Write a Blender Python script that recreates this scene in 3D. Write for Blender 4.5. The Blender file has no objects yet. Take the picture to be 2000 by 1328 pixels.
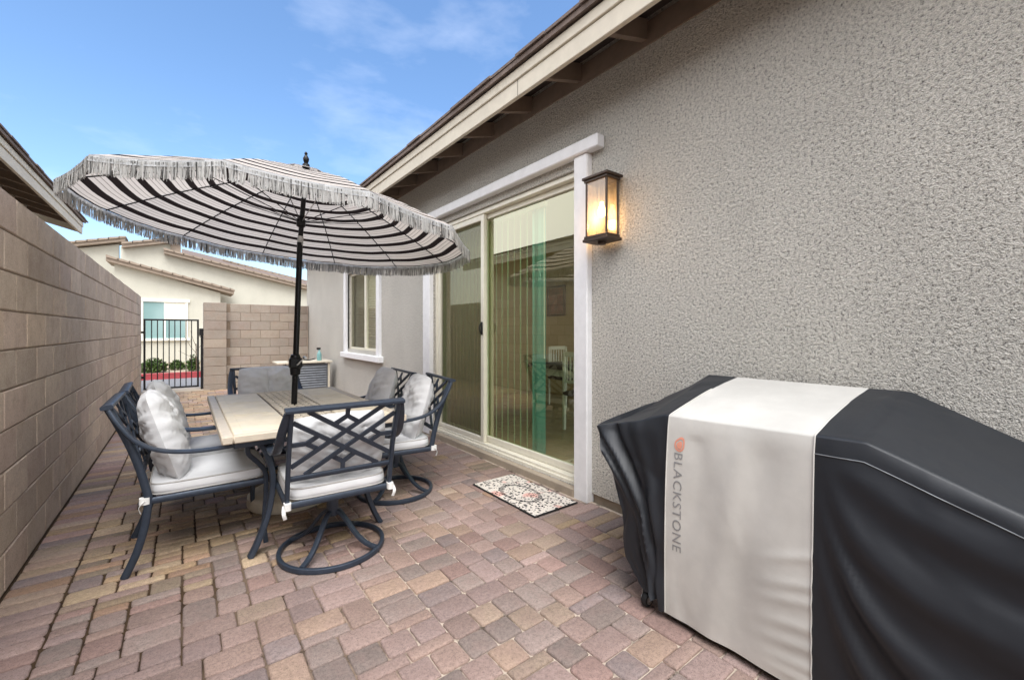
import bpy, bmesh, math, random
from mathutils import Vector, Matrix, noise
random.seed(7)
S = bpy.context.scene
COL = S.collection
PI = math.pi
def R(d): return math.radians(d)
def lin(r, g, b):
    f = lambda c: (c/255/12.92) if c/255 <= .04045 else ((c/255+.055)/1.055)**2.4
    return (f(r), f(g), f(b), 1)

# ------------------------------------------------------------------ materials
class NT:
    def __init__(s, name):
        s.m = bpy.data.materials.new(name); s.m.use_nodes = True
        s.t = s.m.node_tree; s.n = s.t.nodes; s.n.clear()
        s.out = s.n.new('ShaderNodeOutputMaterial')
    def new(s, ty, **kw):
        n = s.n.new(ty)
        for k, v in kw.items():
            if k.startswith('_'): setattr(n, k[1:], v)
            else:
                key = k.replace('__', ' ')
                n.inputs[key].default_value = v
        return n
    def l(s, a, b): s.t.links.new(a, b)
    def coords(s, kind='Object', scale=(1, 1, 1)):
        c = s.n.new('ShaderNodeTexCoord'); mp = s.n.new('ShaderNodeMapping')
        mp.inputs['Scale'].default_value = scale
        s.l(c.outputs[kind], mp.inputs['Vector']); return mp.outputs['Vector']
    def noise(s, vec, scale, detail=3, rough=.5, dist=0):
        n = s.n.new('ShaderNodeTexNoise'); n.inputs['Scale'].default_value = scale
        n.inputs['Detail'].default_value = detail; n.inputs['Roughness'].default_value = rough
        n.inputs['Distortion'].default_value = dist
        s.l(vec, n.inputs['Vector']); return n.outputs['Fac']
    def ramp(s, fac, stops, interp='LINEAR'):
        r = s.n.new('ShaderNodeValToRGB'); cr = r.color_ramp; cr.interpolation = interp
        while len(cr.elements) < len(stops): cr.elements.new(.5)
        for e, (p, c) in zip(cr.elements, stops):
            e.position = p; e.color = c if len(c) == 4 else (*c, 1)
        s.l(fac, r.inputs['Fac']); return r.outputs['Color']
    def mix(s, fac, a, b, mode='MIX'):
        n = s.n.new('ShaderNodeMix'); n.data_type = 'RGBA'; n.blend_type = mode
        for sock, v in ((n.inputs[0], fac), (n.inputs[6], a), (n.inputs[7], b)):
            if hasattr(v, 'is_linked') or hasattr(v, 'links'): s.l(v, sock)
            else: sock.default_value = v
        return n.outputs[2]
    def math(s, op, a, b=0.0):
        n = s.n.new('ShaderNodeMath'); n.operation = op
        for i, v in enumerate((a, b)):
            if hasattr(v, 'links'): s.l(v, n.inputs[i])
            else: n.inputs[i].default_value = v
        return n.outputs[0]
    def bump(s, h, strength=.5, dist=.01, normal=None):
        b = s.n.new('ShaderNodeBump'); b.inputs['Strength'].default_value = strength
        b.inputs['Distance'].default_value = dist; s.l(h, b.inputs['Height'])
        if normal: s.l(normal, b.inputs['Normal'])
        return b.outputs['Normal']
    def bsdf(s, color, rough=.6, metal=0, normal=None, spec=.5, **kw):
        b = s.n.new('ShaderNodeBsdfPrincipled')
        for key, v in (('Base Color', color), ('Roughness', rough), ('Metallic', metal), ('Specular IOR Level', spec)):
            if hasattr(v, 'links'): s.l(v, b.inputs[key])
            else: b.inputs[key].default_value = v
        for k, v in kw.items(): b.inputs[k.replace('__', ' ')].default_value = v
        if normal: s.l(normal, b.inputs['Normal'])
        return b.outputs[0]
    def done(s, sh): s.l(sh, s.out.inputs['Surface']); return s.m

def simple(name, rgb, rough=.6, metal=0, var=.12, nscale=12, bump=0, bscale=80, bdist=.002, spec=.5, dirt=0):
    t = NT(name); v = t.coords()
    n = t.noise(v, nscale, 5, .6)
    c = lin(*rgb); lo = tuple(x*(1-var) for x in c[:3]); hi = tuple(min(1, x*(1+var)) for x in c[:3])
    col = t.ramp(n, [(.3, lo), (.7, hi)])
    if dirt:
        d = t.noise(v, 2.3, 6, .7)
        col = t.mix(t.ramp(d, [(.45, (0, 0, 0)), (.75, (dirt,)*3)]), col, tuple(x*.45 for x in c[:3])+(1,))
    rr = t.ramp(t.noise(v, nscale*1.7, 3), [(.3, (max(0, rough-.08),)*3), (.7, (min(1, rough+.1),)*3)])
    nm = t.bump(t.noise(v, bscale, 4, .6), bump, bdist) if bump else None
    return t.done(t.bsdf(col, rr, metal, nm, spec))

def stucco(name, rgb, scale=62, strength=1.0, dist=.011, var=.3):
    t = NT(name); v = t.coords()
    n1 = t.noise(v, scale, 4, .62, .15); n2 = t.noise(v, scale*2.4, 2, .5)
    h = t.math('ADD', n1, t.math('SUBTRACT', t.math('MULTIPLY', n2, .6), .12))
    c = lin(*rgb); 
    big = t.noise(v, .9, 4, .6)
    base = t.ramp(big, [(.3, tuple(x*.93 for x in c[:3])), (.7, tuple(min(1, x*1.07) for x in c[:3]))])
    base = t.mix(t.ramp(t.noise(t.coords('Object', (1, 1.5, .5)), 2.2, 6, .7), [(.5, (0, 0, 0)), (.75, (.3,)*3)]), base, tuple(x*.72 for x in c[:3])+(1,))
    cav_shade = t.ramp(h, [(.42, (1-var,)*3), (.62, (1,)*3), (.85, (1+var*.45,)*3)])  # recesses shaded and peaks lightened in the colour to strengthen the grain
    col = t.mix(1.0, base, cav_shade, 'MULTIPLY')
    return t.done(t.bsdf(col, .92, 0, t.bump(h, strength, dist), .2))

def attr_mat(name, nscale=55, mott=.35, rough=.85, bdist=.004, bscale=90, strength=.8, tint=None):
    t = NT(name); v = t.coords()
    a = t.new('ShaderNodeAttribute', _attribute_name='Col')
    n = t.noise(v, nscale, 6, .7)
    m = t.ramp(n, [(.25, (1-mott,)*3), (.55, (1,)*3), (.8, (1+mott*.5,)*3)])
    col = t.mix(1.0, a.outputs['Color'], m, 'MULTIPLY')
    n2 = t.noise(v, 9, 5, .65)
    col = t.mix(t.ramp(n2, [(.45, (0, 0, 0)), (.68, (.4,)*3)]), col, lin(*(tint or (150, 122, 108))))
    col = t.mix(t.ramp(t.noise(t.coords('Object', (1, 1, 1.6)), 1.3, 6, .7), [(.46, (0, 0, 0)), (.72, (.35,)*3)]), col, t.mix(1.0, col, (.55, .52, .48, 1), 'MULTIPLY'))
    sp = t.noise(v, 260, 2, .5)
    col = t.mix(t.ramp(sp, [(.33, (.45,)*3), (.4, (0, 0, 0))]), col, (.1, .08, .07, 1))
    vo = t.new('ShaderNodeTexVoronoi', Scale=150.0); t.l(v, vo.inputs['Vector'])
    pore = t.ramp(vo.outputs['Distance'], [(.1, (.45,)*3), (.3, (1,)*3)])
    col = t.mix(1.0, col, pore, 'MULTIPLY')
    h = t.math('ADD', t.noise(v, bscale, 5, .7), t.math('MULTIPLY', t.noise(v, 16, 3), .8))
    return t.done(t.bsdf(col, rough, 0, t.bump(h, strength, bdist), .3))

def fabric(name, rgb, trans=.0, weave=900, rough=.9, var=.06, sheen=.0, dirt=0):
    t = NT(name); v = t.coords()
    c = lin(*rgb); n = t.noise(v, 5, 5, .6)
    col = t.ramp(n, [(.3, tuple(x*(1-var) for x in c[:3])), (.7, tuple(min(1, x*(1+var)) for x in c[:3]))])
    if dirt:
        col = t.mix(t.ramp(t.noise(v, 3.1, 6, .7), [(.48, (0, 0, 0)), (.8, (dirt,)*3)]), col, tuple(x*.55 for x in c[:3])+(1,))
    nm = t.bump(t.noise(v, weave, 2), .25, .0006)
    nm = t.bump(t.noise(v, 14, 4, .6), .35, .006, nm)
    sh = t.bsdf(col, rough, 0, nm, .25)
    if trans:
        tr = t.new('ShaderNodeBsdfTranslucent'); t.l(col, tr.inputs['Color'])
        mx = t.new('ShaderNodeMixShader', Fac=trans); t.l(sh, mx.inputs[1]); t.l(tr.outputs[0], mx.inputs[2]); sh = mx.outputs[0]
    return t.done(sh)

def glassy(name, tint, refl=.12, extra=.5, rough=0.0):
    t = NT(name)
    tr = t.new('ShaderNodeBsdfTransparent'); tr.inputs['Color'].default_value = (*tint, 1)
    gl = t.new('ShaderNodeBsdfGlossy', Roughness=rough); gl.inputs['Color'].default_value = (.86, .83, .64, 1)
    lw = t.new('ShaderNodeLayerWeight', Blend=.5)
    f = t.math('ADD', t.math('MULTIPLY', lw.outputs[1], extra), refl)
    mx = t.new('ShaderNodeMixShader'); t.l(f, mx.inputs[0]); t.l(tr.outputs[0], mx.inputs[1]); t.l(gl.outputs[0], mx.inputs[2])
    return t.done(mx.outputs[0])

M = {}
M['stucco'] = stucco('grey_stucco', (206, 202, 193), 64, 1.0, .028, .72)
M['stucco_cream'] = stucco('cream_stucco', (182, 180, 168), 40, .5, .006, .1)
M['stucco_tan'] = stucco('tan_stucco', (190, 176, 155), 60, .8, .01, .2)
M['trim'] = simple('painted_foam_trim', (234, 234, 235), .7, var=.05, bump=.5, bscale=170, bdist=.003, dirt=.12)
M['vinyl'] = simple('almond_vinyl', (230, 225, 208), .45, var=.04)
M['fascia'] = simple('painted_fascia', (205, 197, 180), .75, var=.06, bump=.4, bscale=120, bdist=.002, dirt=.15)
M['rafter'] = simple('painted_rafter', (128, 112, 98), .8, var=.12, dirt=.3)
M['deck'] = simple('eave_deck', (62, 53, 47), .9, var=.2)
M['tile'] = simple('roof_tile', (112, 98, 90), .85, var=.25, nscale=20, bump=.6, bscale=60, bdist=.006)
M['rake'] = simple('rake_tile', (138, 124, 110), .8, var=.12, nscale=6, bump=.4, bscale=30, bdist=.01)
M['iron'] = simple('black_iron', (26, 26, 28), .5, .3, var=.2)
M['frame'] = simple('slate_powder_coat', (54, 63, 76), .42, .35, var=.14, nscale=30, bump=.15, bscale=400, bdist=.0006)
M['cushion'] = fabric('cushion_fabric', (213, 214, 215), dirt=.08)
M['piping'] = fabric('piping_fabric', (176, 174, 170))
M['strap'] = fabric('strap_fabric', (225, 225, 222))
M['cover_black'] = None
M['paver'] = attr_mat('tumbled_pavers', 60, .42, .85, .005, 120, 1.0, (150, 126, 118))
M['block'] = attr_mat('concrete_block', 70, .22, .92, .004, 110, .9, (158, 136, 120))
M['asphalt'] = simple('asphalt', (118, 118, 120), .9, var=.2, nscale=60, bump=.5, bscale=200)
M['earth'] = simple('earth', (128, 112, 92), .95, var=.25, nscale=8, bump=.5, bscale=60, bdist=.01)
M['gravel'] = simple('bed_gravel', (168, 152, 130), .95, var=.4, nscale=60, bump=1, bscale=50, bdist=.02)
M['curb_red'] = simple('red_curb_paint', (158, 62, 66), .7, var=.15, nscale=10)
M['concrete'] = simple('concrete', (172, 158, 140), .85, var=.12, nscale=9, bump=.4, bscale=150, dirt=.4)
M['mortar'] = simple('mortar', (128, 112, 96), .95, var=.15, bump=.5, bscale=200)
M['black_metal'] = simple('black_pole', (20, 20, 22), .32, .5, var=.2)
M['silver'] = simple('silver_collar', (180, 180, 178), .3, .8, var=.1)
M['white_paint'] = simple('white_furniture', (225, 222, 210), .5, var=.05)
M['dark_wood'] = simple('dark_wood', (70, 52, 42), .4, var=.3, nscale=5)
M['inside'] = simple('interior_wall', (222, 202, 164), .9, var=.03)
M['inside_floor'] = simple('interior_floor_tile', (170, 150, 120), .35, var=.15, nscale=4)
M['ceiling'] = simple('interior_ceiling', (225, 218, 200), .9, var=.02)
M['picture'] = simple('picture_red', (120, 62, 48), .5, var=.5, nscale=9)
M['blind'] = simple('vinyl_blind', (206, 196, 160), .5, var=.05)
M['blind_green'] = simple('vinyl_blind_pale', (196, 210, 170), .5, var=.05)
M['teal'] = simple('teal_blind', (138, 188, 180), .5, var=.06)
M['leaf'] = simple('leaf', (74, 98, 46), .6, var=.4, nscale=9)
M['twig'] = simple('twig', (84, 68, 54), .8, var=.3)
M['glass'] = glassy('door_glass', (.76, .92, .74), .15, .42)
M['glass_win'] = glassy('window_glass', (.85, .9, .85), .08, .35)
M['cabinet'] = simple('grey_slats', (112, 116, 122), .5, .2, var=.15)
M['counter'] = simple('pale_counter', (206, 198, 180), .6, var=.1, nscale=20)
M['bottle'] = simple('teal_bottle', (120, 165, 165), .35, var=.1)
M['rubber'] = simple('rubber', (22, 22, 23), .7, var=.2)
M['bronze'] = simple('bronze_metal', (72, 60, 52), .45, .5, var=.25, nscale=40)
M['tabletop_frame'] = simple('tabletop_frame', (196, 184, 166), .5, .0, var=.08, nscale=20, bump=.2, bscale=200)
M['tabletop_tile'] = simple('tabletop_tile', (222, 210, 186), .55, .0, var=.1, nscale=7, bump=.2, bscale=90, dirt=.15)
M['weave'] = simple('tabletop_weave', (212, 202, 184), .6, .0, var=.15, nscale=20)

def cover_mat(name, rgb, rough, fold=.5):
    t = NT(name); v = t.coords()
    c = lin(*rgb)
    col = t.ramp(t.noise(v, 2.5, 6, .65), [(.3, tuple(x*.85 for x in c[:3])), (.75, tuple(min(1, x*1.12) for x in c[:3]))])
    h1 = t.noise(t.coords('Object', (1, 1, .5)), 5, 2, .5, .5)
    nm = t.bump(h1, fold, .03)
    nm = t.bump(t.noise(v, 1100, 1), .12, .0006, nm)
    nm = t.bump(t.noise(v, 18, 3, .5, .3), .12, .006, nm)
    return t.done(t.bsdf(col, rough, 0, nm, .5))
M['cover_black'] = cover_mat('black_vinyl_cloth', (29, 33, 39), .5, .25)
M['cover_white'] = cover_mat('grey_white_cloth', (196, 194, 188), .7, .2)
M['logo_text'] = simple('logo_grey', (138, 138, 138), .6)
M['logo_red'] = simple('logo_orange', (222, 150, 128), .6)

def sand_mat():
    t = NT('joint_sand'); v = t.coords()
    g = t.new('ShaderNodeNewGeometry')
    sep = t.new('ShaderNodeSeparateXYZ'); t.l(g.outputs['Position'], sep.inputs[0])
    # darker joints on the west half under and left of the table, pale sand elsewhere
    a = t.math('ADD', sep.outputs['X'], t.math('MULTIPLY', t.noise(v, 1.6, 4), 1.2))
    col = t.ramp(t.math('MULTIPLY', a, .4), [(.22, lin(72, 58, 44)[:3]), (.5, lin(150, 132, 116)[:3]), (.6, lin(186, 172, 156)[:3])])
    n = t.noise(v, 6, 5, .7)
    col = t.mix(t.ramp(n, [(.5, (0, 0, 0)), (.62, (.85,)*3)]), col, lin(52, 42, 36))
    return t.done(t.bsdf(col, .95, 0, t.bump(t.noise(v, 400, 2), .6, .003), .1))
M['sand'] = sand_mat()

def canopy_mat():
    t = NT('striped_canopy'); uv = t.new('ShaderNodeUVMap', _uv_map='UVMap')
    sep = t.new('ShaderNodeSeparateXYZ'); t.l(uv.outputs[0], sep.inputs[0])
    u = t.math('MULTIPLY', t.math('SUBTRACT', 1.0, sep.outputs['X']), 11.3)
    f = t.math('FRACT', u)
    W = lin(213, 205, 198)[:3]; K = lin(38, 32, 32)[:3]; G = lin(150, 142, 134)[:3]
    col = t.ramp(f, [(0, W), (.20, G), (.24, W), (.42, G), (.46, W), (.64, K), (.995, W)], 'CONSTANT')
    edge = t.math('GREATER_THAN', sep.outputs['X'], .992)
    col = t.mix(edge, col, (*K, 1))
    nm = t.bump(t.noise(t.coords(), 700, 2), .2, .0008)
    nm = t.bump(t.noise(t.coords(), 6, 3), .3, .01, nm)
    b = t.bsdf(col, .9, 0, nm, .15)
    tr = t.new('ShaderNodeBsdfTranslucent'); t.l(col, tr.inputs['Color'])
    mx = t.new('ShaderNodeMixShader', Fac=.42); t.l(b, mx.inputs[1]); t.l(tr.outputs[0], mx.inputs[2])
    return t.done(mx.outputs[0])
M['canopy'] = canopy_mat()
def fringe_mat():
    t = NT('cotton_fringe'); a = t.new('ShaderNodeAttribute', _attribute_name='Col'); c = a.outputs['Color']
    b = t.bsdf(c, .95, 0, None, .1); tr = t.new('ShaderNodeBsdfTranslucent'); t.l(c, tr.inputs['Color'])
    mx = t.new('ShaderNodeMixShader', Fac=.55); t.l(b, mx.inputs[1]); t.l(tr.outputs[0], mx.inputs[2]); return t.done(mx.outputs[0])
M['fringe'] = fringe_mat()

def mat_doormat():
    t = NT('doormat_print'); v = t.coords()
    vd = t.n.new('ShaderNodeVectorMath'); vd.operation = 'ADD'; t.l(v, vd.inputs[0])
    wn = t.new('ShaderNodeTexNoise', Scale=16.0); t.l(v, wn.inputs['Vector'])
    sc_ = t.n.new('ShaderNodeVectorMath'); sc_.operation = 'SCALE'; t.l(wn.outputs['Color'], sc_.inputs[0]); sc_.inputs['Scale'].default_value = .035
    t.l(sc_.outputs[0], vd.inputs[1])
    vo = t.new('ShaderNodeTexVoronoi', Scale=42.0); vo.distance = 'MANHATTAN'; t.l(vd.outputs[0], vo.inputs['Vector'])
    k = t.ramp(vo.outputs['Distance'], [(.52, (0, 0, 0)), (.58, (1, 1, 1))])
    # dark arch curving over the greeting in the middle
    ln = t.n.new('ShaderNodeVectorMath'); ln.operation = 'LENGTH'
    mpv = t.n.new('ShaderNodeMapping'); mpv.inputs['Location'].default_value = (.02, 0, 0); mpv.inputs['Scale'].default_value = (1, .62, 0); t.l(v, mpv.inputs['Vector']); t.l(mpv.outputs[0], ln.inputs[0])
    arc = t.ramp(t.math('MULTIPLY', ln.outputs['Value'], 4.0), [(.43, (0, 0, 0)), (.46, (1, 1, 1)), (.53, (1, 1, 1)), (.56, (0, 0, 0))])
    k = t.mix(arc, k, t.mix(.6, k, (0, 0, 0, 1)))
    W = lin(214, 206, 196); K = lin(34, 32, 36)
    col = t.mix(k, K, W)
    p = t.ramp(t.noise(v, 5.2, 1), [(.58, (0, 0, 0)), (.64, (.6,)*3)])
    col = t.mix(p, col, t.mix(1.0, col, lin(255, 176, 168), 'MULTIPLY'))
    return t.done(t.bsdf(col, .95, 0, t.bump(t.noise(v, 300, 2), .5, .003), .1))
M['doormat'] = mat_doormat()

def screen_mat():
    t = NT('insect_screen')
    tr = t.new('ShaderNodeBsdfTransparent'); tr.inputs['Color'].default_value = (1, 1, 1, 1)
    d = t.new('ShaderNodeBsdfDiffuse'); d.inputs['Color'].default_value = lin(96, 90, 74)
    mx = t.new('ShaderNodeMixShader', Fac=.45); t.l(tr.outputs[0], mx.inputs[1]); t.l(d.outputs[0], mx.inputs[2])
    return t.done(mx.outputs[0])
M['screen'] = screen_mat()
def lamp_glass():
    t = NT('seeded_lamp_glass')
    tr = t.new('ShaderNodeBsdfTransparent'); tr.inputs['Color'].default_value = (1, .9, .74, 1)
    tl = t.new('ShaderNodeBsdfTranslucent'); tl.inputs['Color'].default_value = (1, .84, .64, 1)
    gl = t.new('ShaderNodeBsdfGlossy', Roughness=.12)
    m1 = t.new('ShaderNodeMixShader', Fac=.16); t.l(tr.outputs[0], m1.inputs[1]); t.l(tl.outputs[0], m1.inputs[2])
    m2 = t.new('ShaderNodeMixShader', Fac=.12); t.l(m1.outputs[0], m2.inputs[1]); t.l(gl.outputs[0], m2.inputs[2])
    return t.done(m2.outputs[0])
M['lamp_glass'] = lamp_glass()
def emit(name, col, st):
    t = NT(name); e = t.new('ShaderNodeEmission', Strength=st); e.inputs['Color'].default_value = (*col, 1)
    return t.done(e.outputs[0])
M['bulb'] = emit('lit_bulb', (1, .74, .42), 15)

# ------------------------------------------------------------------ mesh builder
class MB:
    def __init__(s, origin=(0, 0, 0)):
        s.v = []; s.f = []; s.c = []; s.uv = None; s.o = Vector(origin); s.cur = None; s.T = None
    def add(s, vs, fs, col=None):
        b = len(s.v)
        if s.T: vs = [s.T @ Vector(v) for v in vs]
        s.v += [Vector(v) for v in vs]
        s.f += [tuple(i+b for i in f) for f in fs]
        s.c += [col or s.cur]*len(fs); return b
    def box(s, x0, x1, y0, y1, z0, z1, bv=0, col=None, jit=0):
        if x0 > x1: x0, x1 = x1, x0
        if y0 > y1: y0, y1 = y1, y0
        if z0 > z1: z0, z1 = z1, z0
        bv = min(bv, .45*min(x1-x0, y1-y0, z1-z0))
        lo = (x0, y0, z0); hi = (x1, y1, z1)
        if bv <= 0:
            vs = [(x, y, z) for x in (x0, x1) for y in (y0, y1) for z in (z0, z1)]
            return s.add(vs, [(0, 1, 3, 2), (4, 6, 7, 5), (0, 4, 5, 1), (2, 3, 7, 6), (0, 2, 6, 4), (1, 5, 7, 3)], col)
        vs = []; idx = {}
        for sx in (0, 1):
            for sy in (0, 1):
                for sz in (0, 1):
                    sg = (sx, sy, sz)
                    j = [random.uniform(-jit, jit) for _ in range(3)] if jit else (0, 0, 0)
                    for a in range(3):
                        p = []
                        for k in range(3):
                            full = hi[k] if sg[k] else lo[k]
                            ins = full-bv if sg[k] else full+bv
                            p.append((full if k == a else ins)+j[k])
                        idx[(sg, a)] = len(vs); vs.append(p)
        fs = []
        for a in range(3):
            b_, c_ = [k for k in range(3) if k != a]
            for sa in (0, 1):
                q = []
                for sb, sc in ((0, 0), (1, 0), (1, 1), (0, 1)):
                    sg = [0, 0, 0]; sg[a] = sa; sg[b_] = sb; sg[c_] = sc; q.append(idx[(tuple(sg), a)])
                fs.append(tuple(q))
            # edges between faces b_ and c_, running along a
            for sb in (0, 1):
                for sc in (0, 1):
                    s0 = [0]*3; s1 = [0]*3; s0[a] = 0; s1[a] = 1; s0[b_] = s1[b_] = sb; s0[c_] = s1[c_] = sc
                    s0, s1 = tuple(s0), tuple(s1)
                    fs.append((idx[(s0, b_)], idx[(s1, b_)], idx[(s1, c_)], idx[(s0, c_)]))
        for sx in (0, 1):
            for sy in (0, 1):
                for sz in (0, 1):
                    fs.append(tuple(idx[((sx, sy, sz), a)] for a in range(3)))
        return s.add(vs, fs, col)
    def tube(s, pts, r, n=10, caps=True, closed=False, flat=None, up=None):
        """sweep an ellipse (r, or flat=(ra, rb)) along pts; up fixes the direction of ra"""
        pts = [Vector(p) for p in pts]; L = len(pts); vs = []
        prev = None
        for i, p in enumerate(pts):
            if closed: tg = pts[(i+1) % L]-pts[i-1]
            else: tg = pts[min(i+1, L-1)]-pts[max(i-1, 0)]
            tg.normalize()
            if up is not None: a = Vector(up)-tg*Vector(up).dot(tg)
            elif prev is None:
                a = tg.cross(Vector((0, 0, 1)));
                if a.length < .05: a = tg.cross(Vector((0, 1, 0)))
            else: a = prev-tg*prev.dot(tg)
            a.normalize(); prev = a; b = tg.cross(a)
            rr = r[i] if isinstance(r, (list, tuple)) else r
            ra, rb = (flat if flat else (rr, rr))
            for k in range(n):
                t = 2*PI*k/n
                if flat:
                    cc, ss = math.cos(t), math.sin(t); e = .55
                    vs.append(p+a*ra*math.copysign(abs(cc)**e, cc)+b*rb*math.copysign(abs(ss)**e, ss))
                else: vs.append(p+a*ra*math.cos(t)+b*rb*math.sin(t))
        fs = []
        for i in range(L if closed else L-1):
            j = (i+1) % L
            for k in range(n):
                fs.append((i*n+k, i*n+(k+1) % n, j*n+(k+1) % n, j*n+k))
        if caps and not closed: fs += [tuple(range(n)), tuple(range((L-1)*n, L*n))]
        s.add(vs, fs)
    def lathe(s, prof, c, n=20, axis=None):
        vs = []; c = Vector(c)
        for r, z in prof:
            for k in range(n):
                t = 2*PI*k/n; v = Vector((r*math.cos(t), r*math.sin(t), z))
                if axis: v = axis @ v
                vs.append(c+v)
        fs = [(i*n+k, i*n+(k+1) % n, (i+1)*n+(k+1) % n, (i+1)*n+k) for i in range(len(prof)-1) for k in range(n)]
        fs += [tuple(range(n)), tuple(range((len(prof)-1)*n, len(prof)*n))]
        s.add(vs, fs)
    def bar(s, a, b, w, h, up=(0, 0, 1), bv=.0):
        """rectangular bar a->b, w across, h along up"""
        a = Vector(a); b = Vector(b); t = (b-a); L = t.length; t.normalize(); u = Vector(up)-t*Vector(up).dot(t); u.normalize(); c = t.cross(u)
        T = Matrix(((t.x, c.x, u.x, a.x), (t.y, c.y, u.y, a.y), (t.z, c.z, u.z, a.z), (0, 0, 0, 1)))
        old = s.T; s.T = (old @ T) if old else T
        s.box(0, L, -w/2, w/2, -h/2, h/2, bv); s.T = old
    def prism(s, poly, axis, d0, d1):
        """poly in the two remaining axes, extruded along axis (0,1,2) from d0 to d1"""
        n = len(poly); vs = []
        for d in (d0, d1):
            for p in poly:
                q = list(p); q.insert(axis, d); vs.append(q)
        s.add(vs, [tuple(range(n)), tuple(range(n, 2*n))]+[(i, (i+1) % n, n+(i+1) % n, n+i) for i in range(n)])
    def grid(s, P, nu, nv, closed_u=False):
        vs = [P(i, j) for j in range(nv+1) for i in range(nu if closed_u else nu+1)]
        w = nu if closed_u else nu+1
        s.add(vs, [(j*w+i, j*w+(i+1) % w, (j+1)*w+(i+1) % w, (j+1)*w+i) for j in range(nv) for i in range(nu)])
    def build(s, name, mat, parent=None, smooth=None, world=True, recalc=True):
        me = bpy.data.meshes.new(name); o = s.o
        me.from_pydata([tuple(v-o) for v in s.v], [], s.f)
        if any(s.c):
            at = me.color_attributes.new('Col', 'FLOAT_COLOR', 'CORNER'); k = 0
            for pi, p in enumerate(me.polygons):
                c = s.c[pi] or (1, 1, 1, 1)
                for _ in p.vertices: at.data[k].color = c; k += 1
        if s.uv:
            uvl = me.uv_layers.new(name='UVMap')
            for lp in me.loops: uvl.data[lp.index].uv = s.uv[lp.vertex_index]
        if recalc:
            bm = bmesh.new(); bm.from_mesh(me); bmesh.ops.recalc_face_normals(bm, faces=bm.faces); bm.to_mesh(me); bm.free()
        me.materials.append(mat)
        if smooth is not None:
            me.shade_smooth(); me.set_sharp_from_angle(angle=R(smooth))
        ob = bpy.data.objects.new(name, me); COL.objects.link(ob)
        if parent: ob.parent = parent
        elif any(o): ob.location = o
        return ob

def props(o, label=None, cat=None, group=None, kind=None):
    for k, v in (('label', label), ('category', cat), ('group', group), ('kind', kind)):
        if v: o[k] = v
    return o
def thing(name, label, cat, loc=(0, 0, 0), rz=0, group=None):
    o = bpy.data.objects.new(name, None); COL.objects.link(o); o.location = loc; o.rotation_euler = (0, 0, rz)
    o.empty_display_size = .1
    return props(o, label, cat, group)
def copy_tree(o, parent=None):
    c = o.copy(); COL.objects.link(c)
    if parent: c.parent = parent
    for ch in [x for x in bpy.data.objects if x.parent == o]: copy_tree(ch, c)
    return c
def bez(p0, p1, p2, p3, n):
    p0, p1, p2, p3 = map(Vector, (p0, p1, p2, p3)); out = []
    for i in range(n+1):
        t = i/n; out.append((1-t)**3*p0+3*(1-t)**2*t*p1+3*(1-t)*t*t*p2+t**3*p3)
    return out
def spline(pts, n=6):
    P = [Vector(p) for p in pts]; out = []
    for i in range(len(P)-1):
        a = P[max(i-1, 0)]; b = P[i]; c = P[i+1]; d = P[min(i+2, len(P)-1)]
        for k in range(n):
            t = k/n
            out.append(.5*((2*b)+(c-a)*t+(2*a-5*b+4*c-d)*t*t+(3*b-a-3*c+d)*t**3))
    out.append(P[-1]); return out

# ------------------------------------------------------------------ setting: ground, paving, street
def slab(name, x0, x1, y0, y1, z, mat, zb=None):
    m = MB()
    if zb is None: m.add([(x0, y0, z), (x1, y0, z), (x1, y1, z), (x0, y1, z)], [(0, 1, 2, 3)])
    else: m.box(x0, x1, y0, y1, zb, z)
    return props(m.build(name, mat), kind='structure')
slab('ground', -400, 400, -400, 400, -.06, M['earth'])
slab('street', -60, 60, 12.35, 15.25, -.03, M['asphalt'])
slab('planting_bed', -60, 60, 15.45, 22.5, .02, M['gravel'])
slab('kerb', -60, 60, 15.25, 15.45, .13, M['curb_red'], -.05)
slab('gate_threshold', -.72, .45, 11.62, 12.35, .004, M['concrete'], -.05)
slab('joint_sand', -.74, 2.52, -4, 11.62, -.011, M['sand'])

PAL = [(172, 140, 122), (158, 130, 118), (148, 124, 118), (186, 152, 122), (140, 126, 116), (176, 146, 136), (132, 118, 116), (160, 122, 110), (186, 160, 130), (150, 132, 122)]
PALW = [4, 5, 4, 2, 4, 4, 2, 3, 1.5, 4]
TAN = [(196, 170, 134), (186, 158, 124), (172, 150, 124), (202, 178, 146), (154, 138, 118), (184, 150, 122)]
def paver_color(x, y):
    west = max(0, min(1, (1.15-x)/1.0))*max(0, min(1, (y-2.5)/.7))
    if x > 1.9: west = .15
    tan = random.random() < west*.9; c = random.choice(TAN) if tan else random.choices(PAL, PALW)[0]
    c = [v*.9+w_*.1 if tan else v*.48+w_*.52 for v, w_ in zip(c, (154, 139, 134))]; k = random.uniform(.9, 1.06)*(.92 if tan else 1)*(1+.04*noise.noise(Vector((x*1.3, y*1.3, 0))))
    return lin(*[min(255, v*k) for v in c])
pm = MB()
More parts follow.
